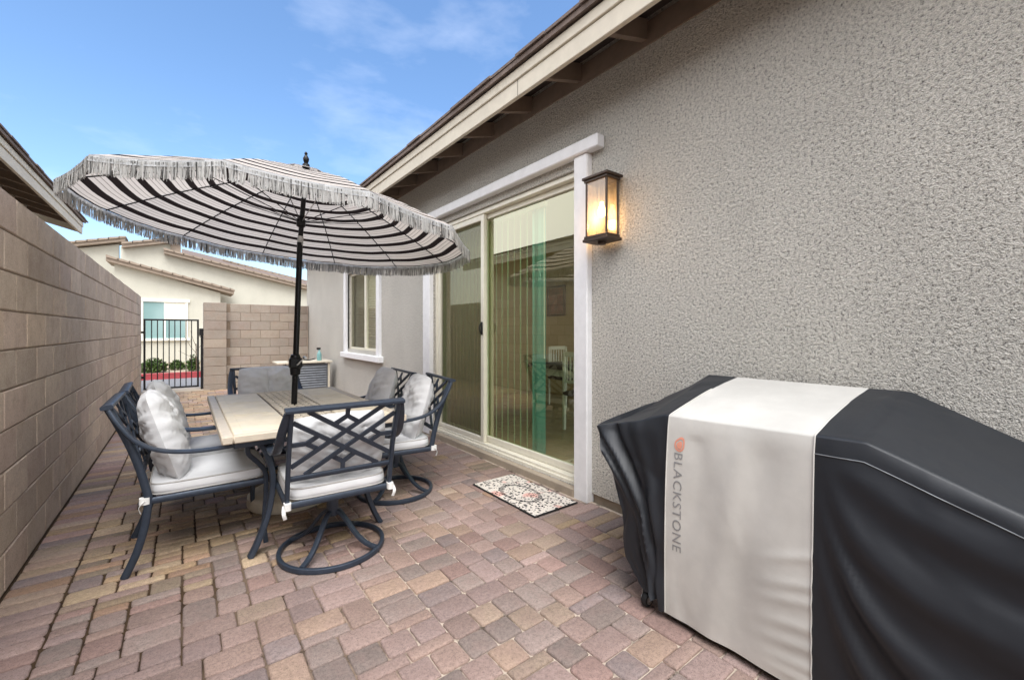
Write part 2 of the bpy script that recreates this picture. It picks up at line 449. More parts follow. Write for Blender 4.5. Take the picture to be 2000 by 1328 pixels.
def paver(x0, x1, y0, y1, col):
    g = .0045 if x0 < .9 and 2.5 < y0 < 6 else .003; x0 += g; x1 -= g; y0 += g; y1 -= g
    w, h = x1-x0, y1-y0; c = min(w, h)*(random.uniform(.10, .2) if x0 < .9 and y0 > 2.4 else random.uniform(.06, .13)); z = random.uniform(-.0025, .0015)
    tx, ty = random.uniform(-.006, .006), random.uniform(-.006, .006)
    if random.random() < .12: tx *= 3; ty *= 3
    base = [(x0+c, y0), (x1-c, y0), (x1-c*.3, y0+c*.3), (x1, y0+c), (x1, y1-c), (x1-c*.3, y1-c*.3), (x1-c, y1), (x0+c, y1), (x0+c*.3, y1-c*.3), (x0, y1-c), (x0, y0+c), (x0+c*.3, y0+c*.3)]
    base = [(a+random.uniform(-.0018, .0018), b+random.uniform(-.0018, .0018)) for a, b in base]
    cx, cy = (x0+x1)/2, (y0+y1)/2; n = 12
    ring = lambda ins, dz: [(cx+(a-cx)*(1-2*ins/w), cy+(b-cy)*(1-2*ins/h), dz+z+(a-cx)*tx+(b-cy)*ty) for a, b in base]
    vs = ring(0, -.035)+ring(0, -.0075)+ring(.0025, -.0025)+ring(.008, 0)
    fs = [(r*n+i, r*n+(i+1) % n, (r+1)*n+(i+1) % n, (r+1)*n+i) for r in range(3) for i in range(n)]
    fs.append(tuple(3*n+i for i in range(n)))
    pm.add(vs, fs, col)
XL, XB, XR, XW = -.715, -.475, 2.19, 2.485
y = -4
while y < 11.6:                       # soldier course along the block wall
    h = random.choice((.1, .105, .095)); paver(XL, XB, y, min(y+h, 11.62), paver_color(.5 if random.random() < .5 else 1.5, y)); y += h
y = -4
while y < 11.6:                       # soldier course along the house
    h = random.choice((.1, .105, .098)); paver(XR, XW-(.05 if 2.2 < y < 5.25 else 0), y, min(y+h, 11.62), paver_color(2.2, y)); y += h
nx = 40; g = (XR-XB)/nx; ny = int(15.6/g); gy = 15.62/ny
occ = [[False]*nx for _ in range(ny)]
SH = [((2, 2), 10), ((3, 2), 6), ((2, 3), 3), ((3, 1), 2), ((2, 1), 2)]
SHW = [((2, 2), 4), ((3, 2), 2), ((3, 1), 8), ((2, 1), 6)]
for j in range(ny):
    for i in range(nx):
        if occ[j][i]: continue
        X0, Y0 = XB+i*g, -4+j*gy
        opts = SHW if (X0 < .9 and Y0 > 2.6 or X0 < -.1) else SH
        cand = [(s, w) for s, w in opts if i+s[0] <= nx and j+s[1] <= ny and all(not occ[j+b][i+a] for a in range(s[0]) for b in range(s[1]))]
        good = [(s, w) for s, w in cand if not (i+s[0] < nx and not occ[j][i+s[0]] and (i+s[0]+1 >= nx or occ[j][i+s[0]+1]))]
        cand = good or cand
        if cand: s = random.choices([c[0] for c in cand], [c[1] for c in cand])[0]
        else:
            s = (1, 2) if j+2 <= ny and not occ[j+1][i] else (1, 1)
        for a in range(s[0]):
            for b in range(s[1]): occ[j+b][i+a] = True
        paver(X0, X0+s[0]*g, Y0, Y0+s[1]*gy, paver_color(X0, Y0))
props(pm.build('patio_paving', M['paver'], smooth=50), kind='structure')

# ------------------------------------------------------------------ block walls
CH = .2032; CL = .4064
def bcol():
    c = random.choice([(204, 187, 169), (200, 183, 166), (207, 190, 171), (203, 184, 164), (197, 180, 163), (205, 185, 169)])
    k = random.uniform(.94, 1.05); return lin(*[v*k for v in c])
wl = thing('block_wall', 'long tan concrete block wall along the left side of the patio', 'block wall', (-.72, 4, 0))
m = MB(wl.location)
top = 2.03
for r in range(11):
    z1 = top-r*CH; z0 = max(z1-CH, -.12)
    if z1 <= 0: break
    y = -6+(CL/2 if r % 2 else 0)+.12
    if r % 2: m.box(-.92, -.72, -6, y-.005, z0+.005, z1-.005, .004, bcol())
    while y < 11.85:
        y1 = min(y+CL, 11.9)
        m.box(-.92+random.uniform(-.001, .001), -.72+random.uniform(-.002, .0015), y+.004, y1-.004, z0+.004, z1-.004, .005, bcol(), .0008)
        y = y1
m.build('blocks', M['block'], wl)
m = MB(wl.location); m.box(-.914, -.7265, -5.99, 11.89, -.12, top-.006); m.build('mortar', M['mortar'], wl)
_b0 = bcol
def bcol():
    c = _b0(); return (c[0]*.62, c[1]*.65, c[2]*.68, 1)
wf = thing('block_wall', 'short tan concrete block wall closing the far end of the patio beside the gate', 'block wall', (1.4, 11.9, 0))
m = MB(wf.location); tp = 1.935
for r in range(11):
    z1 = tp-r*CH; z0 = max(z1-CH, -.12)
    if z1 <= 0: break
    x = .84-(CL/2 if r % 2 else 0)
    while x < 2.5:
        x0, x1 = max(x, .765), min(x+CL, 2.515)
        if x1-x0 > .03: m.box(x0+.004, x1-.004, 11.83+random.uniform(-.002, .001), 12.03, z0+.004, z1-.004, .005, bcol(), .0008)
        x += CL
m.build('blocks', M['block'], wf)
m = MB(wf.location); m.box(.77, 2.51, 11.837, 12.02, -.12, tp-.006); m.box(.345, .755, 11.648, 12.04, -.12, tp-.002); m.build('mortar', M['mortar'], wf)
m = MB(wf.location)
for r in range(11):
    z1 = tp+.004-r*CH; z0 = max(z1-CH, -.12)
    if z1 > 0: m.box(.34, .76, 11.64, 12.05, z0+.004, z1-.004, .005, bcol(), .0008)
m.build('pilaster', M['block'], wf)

# ------------------------------------------------------------------ house on the right
XH = 2.52
def wall_holes(m, x0, x1, ya, yb, za, zb, holes):
    ys = sorted({ya, yb, *[h[0] for h in holes], *[h[1] for h in holes]}); zs = sorted({za, zb, *[h[2] for h in holes], *[h[3] for h in holes]})
    inh = lambda y, z: any(h[0] < y < h[1] and h[2] < z < h[3] for h in holes)
    for x in (x0, x1):
        for i in range(len(ys)-1):
            for j in range(len(zs)-1):
                if not inh((ys[i]+ys[i+1])/2, (zs[j]+zs[j+1])/2):
                    m.add([(x, ys[i], zs[j]), (x, ys[i+1], zs[j]), (x, ys[i+1], zs[j+1]), (x, ys[i], zs[j+1])], [(0, 1, 2, 3)])
    for a, b, c, d in holes+[(ya, yb, za, zb)]:
        for p, q in (((a, c), (b, c)), ((b, c), (b, d)), ((b, d), (a, d)), ((a, d), (a, c))):
            m.add([(x0, *p), (x1, *p), (x1, *q), (x0, *q)], [(0, 1, 2, 3)])
house = thing('house', 'grey stucco single storey house with sliding glass door and tan eaves', 'house', (XH, 4, 0))
HO = house.location
DOOR = (2.43, 4.95, .06, 2.62); WIN = (6.9, 8.55, .96, 2.4)
m = MB(HO); wall_holes(m, XH, XH+.2, -6, 12.05, .055, 3.47, [DOOR, WIN]); m.build('wall', M['stucco'], house, recalc=False)
m = MB(HO); m.box(XH+.2, 11, 11.85, 12.05, .05, 3.47); m.build('end_wall', M['stucco'], house)
m = MB(HO); m.box(XH+.03, XH+.18, -6, 12.0, -.06, .052); m.build('foundation', M['concrete'], house)
# eaves
ZF = 3.12
def eave(root, org, xf, sgn, y0, y1, xwall, skip=None, yr0=None):
    """sgn=+1: house lies toward +x of the fascia plane xf"""
    sl = .3
    m = MB(org); m.box(xf, xf+sgn*.035, y0, y1, ZF, ZF+.125, .004)
    m.box(xf-sgn*.014, xf+sgn*.03, y0, y1, ZF+.128, ZF+.205, .004)
    f = m.build('fascia', M['fascia'], root)
    k = yr0 if yr0 is not None else y0+.2
    while k < y1-.1:
        m = MB(org)
        xa, xb = xf+sgn*.037, xwall+sgn*.0
        zt = ZF+.19; dz = abs(xb-xa)*sl
        poly = [(xa, ZF+.05), (xb, ZF+.05+dz), (xb, zt+dz), (xa, zt)]
        m.prism([(p[0], p[1]) for p in poly], 1, k-.022, k+.022); m.build('rafter', M['rafter'], root); k += .61
    m = MB(org); xb = xf+sgn*6
    for (z, th) in ((ZF+.192, .02),):
        m.prism([(xf+sgn*.03, z+.012), (xb, z+.012+abs(xb-xf-.03)*sl), (xb, z+.03+abs(xb-xf)*sl), (xf+sgn*.03, z+.03)], 1, y0+.005, y1-.005)
    m.build('eave_deck', M['deck'], root)
    m = MB(org)
    z = ZF+.207
    m.prism([(xf-sgn*.045, z+.003), (xf-sgn*.045, z+.04), (xb, z+.06+abs(xb-xf)*sl), (xb, z+.026+abs(xb-xf)*sl)], 1, y0-.03, y1+.03)
    y = y0-.02
    while y < y1:      # flat tiles with small gaps and uneven noses
        d = random.uniform(-.008, .006); 
        m.prism([(xf-sgn*(.06+d), z+.042), (xf-sgn*(.062+d), z+.062), (xf+sgn*.4, z+.17), (xf+sgn*.4, z+.15)], 1, y, y+.322); y += .33
    m.build('roof', M['tile'], root)
    return f
eave(house, HO, 2.04, 1, -6, 12.45, XH+.0, yr0=1.79-.61*12)
m = MB(HO)   # fascia butt joint, a thin dark line
m.box(2.0385, 2.0392, 2.60, 2.604, ZF+.002, ZF+.124); m.build('fascia_joint', M['deck'], house)
# blocking between rafters at the wall
m = MB(HO); m.box(XH-.012, XH-.002, -6, 12.0, 3.262, 3.42); m.build('frieze_board', M['rafter'], house)

# door trim
m = MB(HO)
m.box(XH-.055, XH+.03, 2.28, 2.425, -.02+.0, 2.69, .008); m.build('door_trim', M['trim'], house, 30)
m = MB(HO); m.box(XH-.055, XH+.03, 4.955, 5.15, .0, 2.69, .008); m.build('door_trim', M['trim'], house, 30)
m = MB(HO); m.box(XH-.085, XH-.001, 2.15, 5.30, 2.692, 2.79, .008); m.build('door_header', M['trim'], house, 30)
m = MB(HO); m.box(2.462, XH+.15, 2.427, 4.953, -.02, .055, .006); m.build('door_step', M['concrete'], house)
# sliding door
xg = 2.60
def frame_rect(m, x0, x1, ya, yb, za, zb, w, bv=.004, wb=None):
    wb = wb or w
    m.box(x0, x1, ya, ya+w, za, zb, bv); m.box(x0, x1, yb-w, yb, za, zb, bv)
    m.box(x0+.001, x1-.001, ya+w, yb-w, za, za+wb, bv); m.box(x0+.001, x1-.001, ya+w, yb-w, zb-w, zb, bv)
m = MB(HO); frame_rect(m, xg-.055, xg+.07, 2.432, 4.948, .062, 2.618, .045, .004, .05)
m.box(xg-.07, xg-.05, 2.44, 4.94, .056, .085, .003); dframe = m.build('sliding_door', M['vinyl'], house)
m = MB(HO); frame_rect(m, xg+.005, xg+.045, 2.48, 3.93, .115, 2.57, .05, .004, .065); dp = m.build('door_panel', M['vinyl'], dframe)
m = MB(HO); frame_rect(m, xg-.045, xg-.004, 3.85, 4.90, .115, 2.57, .06, .004, .05); m.build('screen_panel', M['vinyl'], dframe)
m = MB(HO); m.add([(xg+.022, 2.531, .181), (xg+.022, 3.879, .181), (xg+.022, 3.879, 2.504), (xg+.022, 2.531, 2.504)], [(0, 1, 2, 3)]); m.build('glass_pane', M['glass'], dframe)
m = MB(HO); m.add([(xg+.018, 3.94, .16), (xg+.018, 4.903, .16), (xg+.018, 4.903, 2.515), (xg+.018, 3.94, 2.515)], [(0, 1, 2, 3)]); m.build('glass_pane', M['glass'], dframe)
m = MB(HO); m.add([(xg-.022, 3.91, .165), (xg-.022, 4.84, .165), (xg-.022, 4.84, 2.51), (xg-.022, 3.91, 2.51)], [(0, 1, 2, 3)]); m.build('insect_screen', M['screen'], dframe)
m = MB(HO); m.box(xg-.06, xg-.045, 3.865, 3.895, 1.27, 1.41, .005); m.tube(bez((xg-.058, 3.88, 1.29), (xg-.09, 3.88, 1.3), (xg-.09, 3.88, 1.38), (xg-.058, 3.88, 1.39), 8), .007, 8)
m.build('door_handle', M['iron'], dframe, 40)

# side window
m = MB(HO)
m.box(XH-.045, XH+.03, 6.76, 6.9, .90, 2.52, .006); m.build('window_trim', M['trim'], house)
m = MB(HO); m.box(XH-.045, XH+.03, 8.55, 8.69, .90, 2.52, .006); m.build('window_trim', M['trim'], house)
m = MB(HO); m.box(XH-.085, XH+.03, 6.68, 8.77, .80, .90, .008); m.build('window_sill', M['trim'], house)
m = MB(HO); m.box(XH-.06, XH+.03, 6.68, 8.77, 2.522, 2.62, .008); m.build('window_header', M['trim'], house)
m = MB(HO); frame_rect(m, XH+.05, XH+.10, 6.9, 8.55, .962, 2.398, .04); m.box(XH+.045, XH+.095, 7.66, 7.72, .99, 2.36, .003); wfm = m.build('window', M['vinyl'], house)
m = MB(HO); m.add([(XH+.076, 6.94, 1.0), (XH+.076, 8.51, 1.0), (XH+.076, 8.51, 2.36), (XH+.076, 6.94, 2.36)], [(0, 1, 2, 3)]); m.build('window_pane', M['glass_win'], wfm)
m = MB(HO); m.add([(XH+.056, 7.74, 1.0), (XH+.056, 8.51, 1.0), (XH+.056, 8.51, 2.36), (XH+.056, 7.74, 2.36)], [(0, 1, 2, 3)]); m.build('insect_screen', M['screen'], wfm)
wb = thing('window_blind', 'white horizontal slat blind inside the small side window', 'blind', (XH+.17, 7.7, 1.0))
m = MB(wb.location)
z = 1.0
while z < 2.37:
    m.bar((XH+.15, 6.92, z), (XH+.15, 8.53, z), .045, .003, (.45, 0, .9)); z += .042
m.build('slats', M['white_paint'], wb)
m = MB(wb.location); m.box(XH+.125, XH+.175, 6.92, 8.53, 2.36, 2.4); m.build('head_rail', M['white_paint'], wb)

# interior room (part of the house), with an unseen far opening added to let daylight in
m = MB(HO); m.box(2.76, 8.0, -1.5, 7.0, -.02, .055); m.build('interior_floor', M['inside_floor'], house)
m = MB(HO); m.box(2.76, 8.0, -1.5, 7.0, 2.9, 2.95); m.build('interior_ceiling', M['ceiling'], house)
m = MB(HO); wall_holes(m, 5.9, 6.0, -1.5, 7.0, .056, 2.899, [(-1.2, 4.8, .08, 2.85)]); m.build('interior_wall', M['inside'], house, recalc=False)
m = MB(HO); m.box(2.73, 5.9, 6.9, 7.0, .056, 2.899); m.build('interior_wall', M['inside'], house)

def vertical_blind(label, y0, y1, ang, mat, x=2.75, pitch=.082, w=.089):
    t = thing('vertical_blind', label, 'blind', (x, (y0+y1)/2, .08), 0)
    y = y0; m = MB(t.location)
    while y <= y1:
        a = ang+random.uniform(-6, 6)
        dy, dx = math.cos(R(a))*w/2, math.sin(R(a))*w/2
        n = 5; vs = []
        for k in range(n+1):
            s = -1+2*k/n; b = .008*(1-s*s)
            for z in (.09, 2.5): vs.append((x+dx*s+b*math.cos(R(a)), y+dy*s-b*math.sin(R(a)), z))
        m.add(vs, [(2*k, 2*k+1, 2*k+3, 2*k+2) for k in range(n)]); y += pitch
    m.build('slats', mat, t, smooth=60)
    m = MB(t.location); m.box(x-.02, x+.02, y0-.05, y1+.05, 2.505, 2.55); m.build('head_rail', M['vinyl'], t)
vertical_blind('closed tan vertical blind behind the screened left half of the sliding door', 3.98, 4.92, 12, M['blind'])
vertical_blind('pale green vertical blind slats partly open behind the clear half of the door', 3.26, 3.93, 34, M['blind_green'], x=2.76, pitch=.108)
vertical_blind('bunched teal vertical blind slats at the open edge of the door blind', 3.11, 3.24, 8, M['teal'], x=2.745, pitch=.062)
m = MB((2.72, 3.06, 1.2)); m.tube([(2.72, 3.06, 1.05), (2.72, 3.06, 2.48)], .005, 8)
props(m.build('blind_wand', M['vinyl'], smooth=40), 'thin pale control wand hanging at the edge of the door blind', 'wand')
# dining table, chairs and picture inside
dt = thing('dining_table', 'indoor dining table with dark top and thick white legs seen through the door', 'table', (4.7, 4.1, .056))
m = MB(dt.location); m.box(4.05, 5.35, 3.35, 4.95, .78, .83, .008); m.build('tabletop', M['dark_wood'], dt)
m = MB(dt.location); m.box(4.13, 5.27, 3.43, 4.87, .68, .779, .004); m.build('apron', M['white_paint'], dt)
for lx in (4.19, 5.21):
    for ly in (3.49, 4.81):
        m = MB(dt.location); m.lathe([(.055, 0), (.06, .03), (.035, .08), (.06, .2), (.065, .4), (.04, .52), (.062, .56), (.062, .622)], (lx, ly, .057), 16); m.build('leg', M['white_paint'], dt, 40)
def dchair(loc, rz, label):
    t = thing('dining_chair', label, 'chair', loc, rz, 'white indoor dining chairs')
    m = MB(); m.box(-.22, .22, -.22, .22, .44, .49, .01); m.build('seat', M['dark_wood'], t)
    for lx in (-.2, .2):
        for ly in (-.2, .2):
            m = MB(); m.box(lx-.018, lx+.018, ly-.018, ly+.018, .001, .438 if lx > 0 else .98, .004); m.build('leg', M['white_paint'], t)
    m = MB(); m.box(-.215, -.185, -.18, .18, .93, .99, .004); m.box(-.21, -.19, -.18, .18, .6, .63, .003)
    for k in range(6): m.box(-.205, -.195, -.15+.06*k-.01, -.15+.06*k+.01, .63, .93)
    m.build('backrest', M['white_paint'], t); return t
dchair((4.05, 3.75, .056), 0, 'indoor dining chair on the near side of the table, nearest the door')
dchair((5.15, 5.25, .056), -PI/2, 'indoor dining chair with spindle back at the far end of the table')
pf = thing('wall_picture', 'dark red framed picture hanging on the beige indoor wall', 'picture', (5.88, 6.3, 1.9))
m = MB(pf.location); frame_rect(m, 5.86, 5.895, 6.0, 6.52, 1.6, 2.2, .045); m.build('frame', M['dark_wood'], pf)
m = MB(pf.location); m.box(5.875, 5.89, 6.045, 6.475, 1.645, 2.155); m.build('print', M['picture'], pf)

# ------------------------------------------------------------------ neighbour house on the left
nb = thing('house', 'neighbour house whose tan eave rises above the left block wall', 'house', (-2.1, 4, 0))
NO = nb.location
m = MB(NO); m.box(-2.3, -2.1, -6, 10.9, -.05, 3.4); m.build('wall', M['stucco_tan'], nb)
m = MB(NO); m.box(-9, -2.3, 10.7, 10.9, -.05, 3.4); m.build('end_wall', M['stucco_tan'], nb)
eave(nb, NO, -1.52, -1, -6, 11.3, -2.1, yr0=-5.8)
m = MB(NO); m.prism([(-1.53, ZF+.02), (-7, ZF+.02+5.4*.3), (-7, ZF+.2+5.4*.3), (-1.53, ZF+.2)], 1, 11.303, 11.34); m.build('rake_board', M['fascia'], nb)

# ------------------------------------------------------------------ house across the street
hs = thing('house', 'cream stucco house with stepped brown tile rakes across the street', 'house', (0, 22, 0))
SO = hs.location
def gable(name, poly, y0, y1, mat=M['stucco_cream']):
    m = MB(SO); m.prism(poly, 1, y0, y1); return m.build(name, mat, hs)
def rake(p, q, y0, y1, th=.24):
    m = MB(SO); a = Vector((p[0], 0, p[1])); b = Vector((q[0], 0, q[1])); t = (b-a).normalized(); n = Vector((-t.z, 0, t.x))
    if n.z < 0: n = -n
    L = (b-a).length; k = 0
    # main fascia board and a course of barrel tiles above it
    m.prism([(a.x, a.z-th*.9), (b.x, b.z-th*.9), (b.x, b.z-th*.35), (a.x, a.z-th*.35)], 1, y0, y1)
    while k < L:
        e = min(k+.36, L+.03); c0 = a+t*k; c1 = a+t*e
        m.prism([(c0.x, c0.z-th*.34), (c1.x, c1.z-th*.34), (c1.x, c1.z-.02), (c0.x, c0.z+.012)], 1, y0-.06, y1+.02)
        k += .33
    return m.build('roof_rake', M['rake'], hs)
gable('front_wall', [(-2.1, -.05), (1.22, -.05), (1.22, 2.9), (-2.1, 3.88)], 22.0, 22.3)
rake((-2.3, 4.10), (1.68, 3.06), 21.7, 23.3)
gable('middle_wall', [(-2.05, -.05), (5.2, -.05), (5.2, 3.3), (-.45, 4.65), (-.45, 5.08), (-2.05, 4.72)], 23.5, 23.8)
rake((-2.0, 4.85), (-.15, 5.32), 23.2, 24.2)
rake((-.68, 4.76), (5.2, 3.50), 23.15, 24.6)
gable('parapet', [(-.46, 4.62), (-.12, 4.62), (-.12, 5.15), (-.46, 5.15)], 23.4, 23.9, M['rake'])
gable('rear_wall', [(-7.5, -.05), (-2.2, -.05), (-2.2, 4.95), (-7.5, 3.6)], 24.5, 24.8)
rake((-7.6, 3.80), (-1.98, 5.28), 24.2, 25.2)
m = MB(SO); m.add([(-.1, 24.2, 4.45), (7.5, 24.2, 2.9), (7.5, 27.5, 3.9), (-.1, 27.5, 5.45)], [(0, 1, 2, 3)]); m.build('roof_slope', M['tile'], hs)
gable('far_wall', [(1.7, -.05), (6.4, -.05), (6.4, 3.8), (1.7, 4.75)], 27.2, 27.4)
rake((1.6, 5.02), (6.5, 3.92), 26.9, 28.0)
m = MB(SO)
m.box(-1.36, -1.27, 21.94, 22.0, 1.0, 2.44, .006); m.box(.03, .12, 21.94, 22.0, 1.0, 2.44, .006)
m.box(-1.42, .18, 21.92, 22.0, 2.44, 2.56, .006); m.box(-1.42, .18, 21.9, 22.0, .9, 1.0, .006)
m.box(-.64, -.59, 21.96, 21.998, 1.0, 2.44); win = m.build('window', M['white_paint'], hs)
m = MB(SO); m.box(-1.27, -.64, 21.975, 21.995, 1.0, 2.44); m.box(-.59, .03, 21.975, 21.995, 1.0, 1.7)
t = NT('dark_window'); M['darkwin'] = t.done(t.bsdf(lin(120, 150, 150), .08, 0, None, 1.0)); m.build('window_pane', M['darkwin'], win)
m = MB(SO); z = 1.7
while z < 2.43: m.box(-.59, .03, 21.972, 21.99, z, z+.034, .002); z += .037
m.build('window_shade', M['white_paint'], win)

def shrub(loc, r, h, n, label, seed, group=None):
    random.seed(seed); o = thing('shrub', label, 'shrub', loc, 0, group)
    m = MB(loc)
    for _ in range(n):
        a = random.uniform(0, 2*PI); q = random.random()**.5*r; z = random.random()*h*(1-.5*(q/r)**2)
        c = Vector(loc)+Vector((q*math.cos(a), q*math.sin(a), .03+z)); d = Vector((random.uniform(-1, 1), random.uniform(-1, 1), random.uniform(0, 1))).normalized()*.06
        e = d.cross(Vector((random.random(), random.random(), 1))).normalized()*.022
        m.add([c-d, c+e, c+d, c-e], [(0, 1, 2, 3)])
    m.build('foliage', M['leaf'], o, recalc=False)
    m = MB(loc)
    for _ in range(7):
        a = random.uniform(0, 2*PI); b = Vector(loc)+Vector((r*.6*math.cos(a), r*.6*math.sin(a), h*.8)); m.tube([loc, b], .008, 5)
    m.build('stems', M['twig'], o)
shrub((-.75, 17.2, .02), .34, .42, 900, 'low rounded green shrub left of the bed across the street', 1, 'green shrubs across the street')
shrub((-.18, 17.9, .02), .22, .3, 420, 'low green shrub in the middle of the bed across the street', 2, 'green shrubs across the street')
shrub((.22, 17.0, .02), .16, .5, 420, 'narrow upright green shrub on the right of the bed across the street', 3, 'green shrubs across the street')
tw = thing('sapling', 'thin bare twiggy sapling in the gravel bed across the street', 'plant', (.3, 16.6, .02))
m = MB(tw.location); m.tube([(.3, 16.6, 0), (.29, 16.6, .9)], .012, 6); m.build('trunk', M['twig'], tw)
m = MB(tw.location)
for a, z, dx, dz in ((0, .45, -.45, .25), (0, .6, -.3, .55), (0, .7, .25, .4), (0, .35, .3, .1), (0, .8, -.15, .5)):
    m.tube([(.3, 16.6, z), (.3+dx*.5, 16.6, z+dz*.4), (.3+dx, 16.55, z+dz)], [.008, .006, .003], 5)
m.build('branches', M['twig'], tw)
random.seed(21)

# ------------------------------------------------------------------ gate
gt = thing('metal_gate', 'black iron picket gate at the far end of the patio', 'gate', (-.2, 11.9, 0))
GO = gt.location
m = MB(GO)
m.box(-.685, -.65, 11.87, 11.905, .06, 1.56, .003); m.box(.225, .26, 11.87, 11.905, .06, 1.56, .003)
m.box(-.65, .225, 11.872, 11.903, 1.525, 1.56, .003); m.box(-.65, .225, 11.872, 11.903, .06, .095, .003); m.build('gate_frame', M['iron'], gt)
for k in range(8):
    x = -.65+.875*(k+1)/9; m = MB(GO); m.box(x-.009, x+.009, 11.879, 11.897, .095, 1.525); m.build('picket', M['iron'], gt)
m = MB(GO); m.box(.29, .335, 11.86, 11.91, -.02, 1.36, .003); m.build('gate_post', M['iron'], gt)
m = MB(GO); m.box(.262, .345, 11.83, 11.87, 1.2, 1.36, .006); m.tube([(.27, 11.84, 1.19), (.31, 11.82, 1.15), (.34, 11.84, 1.16)], .01, 8); m.build('latch', M['iron'], gt)
for z in (.3, 1.25):
    m = MB(GO); m.box(-.72, -.684, 11.86, 11.9, z, z+.05, .003); m.build('hinge', M['iron'], gt)

# ------------------------------------------------------------------ cabinet at the far end
cb = thing('storage_cabinet', 'grey slatted outdoor cabinet with pale counter against the far wall', 'cabinet', (1.9, 9.5, 0))
CO = cb.location
m = MB(CO); m.box(1.62, 2.34, 9.3, 9.72, .04, .64, .004); m.build('body', M['cabinet'], cb)
for k in range(11):
    m = MB(CO); z = .09+k*.049; m.bar((1.65, 9.289, z), (2.31, 9.289, z), .018, .038, (0, .5, .85)); m.build('slat', M['cabinet'], cb)
for px_ in (1.58, 2.34):
    for py_ in (9.28, 9.7):
        m = MB(CO); m.box(px_, px_+.04, py_, py_+.04, 0, .66, .003); m.build('corner_post', M['counter'], cb)
m = MB(CO); m.box(1.40, 2.42, 9.24, 9.76, .662, .70, .006); m.build('countertop', M['counter'], cb)
b = thing('bottle', 'small teal spray bottle standing on the cabinet counter', 'bottle', (2.2, 9.4, .701))
m = MB(b.location); m.lathe([(.04, 0), (.045, .02), (.045, .12), (.03, .17), (.016, .19), (.016, .22)], b.location, 18); m.build('body', M['bottle'], b, 40)
m = MB(b.location); m.box(2.15, 2.225, 9.385, 9.415, .92, .965, .006); m.build('sprayer', M['rubber'], b)
b = thing('grill_tool', 'dark long handled tool lying on the cabinet counter', 'tool', (1.9, 9.4, .701))
m = MB(b.location); m.tube(spline([(1.72, 9.38, .712), (1.85, 9.4, .73), (2.0, 9.38, .72), (2.12, 9.4, .745)], 5), .011, 8); m.build('handle', M['rubber'], b, 40)
m = MB(b.location); m.box(1.6, 1.73, 9.33, 9.42, .703, .715, .003); m.build('blade', M['silver'], b)

# ------------------------------------------------------------------ doormat
dm = thing('doormat', 'white doormat with black speckled print in front of the sliding door', 'doormat', (2.17, 2.71, .003))
m = MB(dm.location)
nxm, nym = 20, 36
def dmz(x, y): return .012+.0015*noise.noise(Vector((x*6, y*6, 3)))+ (.004 if False else 0)
m.grid(lambda i, j: (1.965+.415*i/nxm, 2.31+.80*j/nym, dmz(i*.02, j*.02)), nxm, nym); m.build('print', M['doormat'], dm, smooth=40)
m = MB(dm.location); m.box(1.955, 2.39, 2.30, 3.12, .003, .0095, .003); m.build('rubber_backing', M['rubber'], dm)

# ------------------------------------------------------------------ wall lamp
wl2 = thing('wall_lamp', 'lit bronze box lantern with frosted glass beside the door trim', 'wall lamp', (2.42, 2.09, 1.95))
LO = wl2.location
x0, x1, y0, y1 = 2.345, 2.475, 1.985, 2.185
m = MB(LO); m.box(2.5, XH-.002, 2.02, 2.15, 2.0, 2.38, .004); m.box(x1+.001, 2.50, 2.05, 2.12, 2.1, 2.2, .003); m.build('back_plate', M['bronze'], wl2)
m = MB(LO); m.box(x0-.02, x1+.03, y0-.02, y1+.02, 2.415, 2.435, .004); m.box(x0-.008, x1+.015, y0-.008, y1+.008, 2.396, 2.414, .003); m.build('lamp_cap', M['bronze'], wl2)
m = MB(LO); m.box(x0-.008, x1+.008, y0-.008, y1+.008, 1.985, 2.005, .003); m.box(x0-.016, x1+.02, y0-.016, y1+.016, 1.962, 1.984, .004); m.lathe([(.03, 0), (.03, .02)], ((x0+x1)/2, (y0+y1)/2, 1.941), 20); m.build('lamp_base', M['bronze'], wl2)
m = MB(LO)
for xx in (x0, x1-.014):
    for yy in (y0, y1-.014): m.box(xx, xx+.014, yy, yy+.014, 2.006, 2.395, .002)
m.build('lamp_frame', M['bronze'], wl2)
for (a, b_, c, d) in ((x0+.004, x0+.008, y0+.015, y1-.015), (x0+.015, x1-.015, y0+.004, y0+.008), (x0+.015, x1-.015, y1-.008, y1-.004), (x1-.008, x1-.004, y0+.015, y1-.015)):
    m = MB(LO); m.box(a, b_, c, d, 2.008, 2.394); m.build('glass_panel', M['lamp_glass'], wl2)
cxl, cyl = (x0+x1)/2, (y0+y1)/2
m = MB(LO); m.lathe([(.004, -.062), (.024, -.05), (.03, -.03), (.03, -.012), (.022, .012), (.013, .03), (.013, .05)], (cxl, cyl, 2.2), 18); m.build('bulb', M['bulb'], wl2, 60)
m = MB(LO); m.lathe([(.016, 0), (.016, .145)], (cxl, cyl, 2.25), 14); m.build('socket', M['bronze'], wl2, 40)
ld = bpy.data.lights.new('lamp_light', 'POINT'); ld.energy = 3.8; ld.color = (1, .7, .42); ld.shadow_soft_size = .05
lo = bpy.data.objects.new('lamp_light', ld); COL.objects.link(lo); lo.location = (cxl, cyl-.0, 2.115)
lo.parent = wl2; lo.location = Vector((cxl, cyl, 2.105))-LO

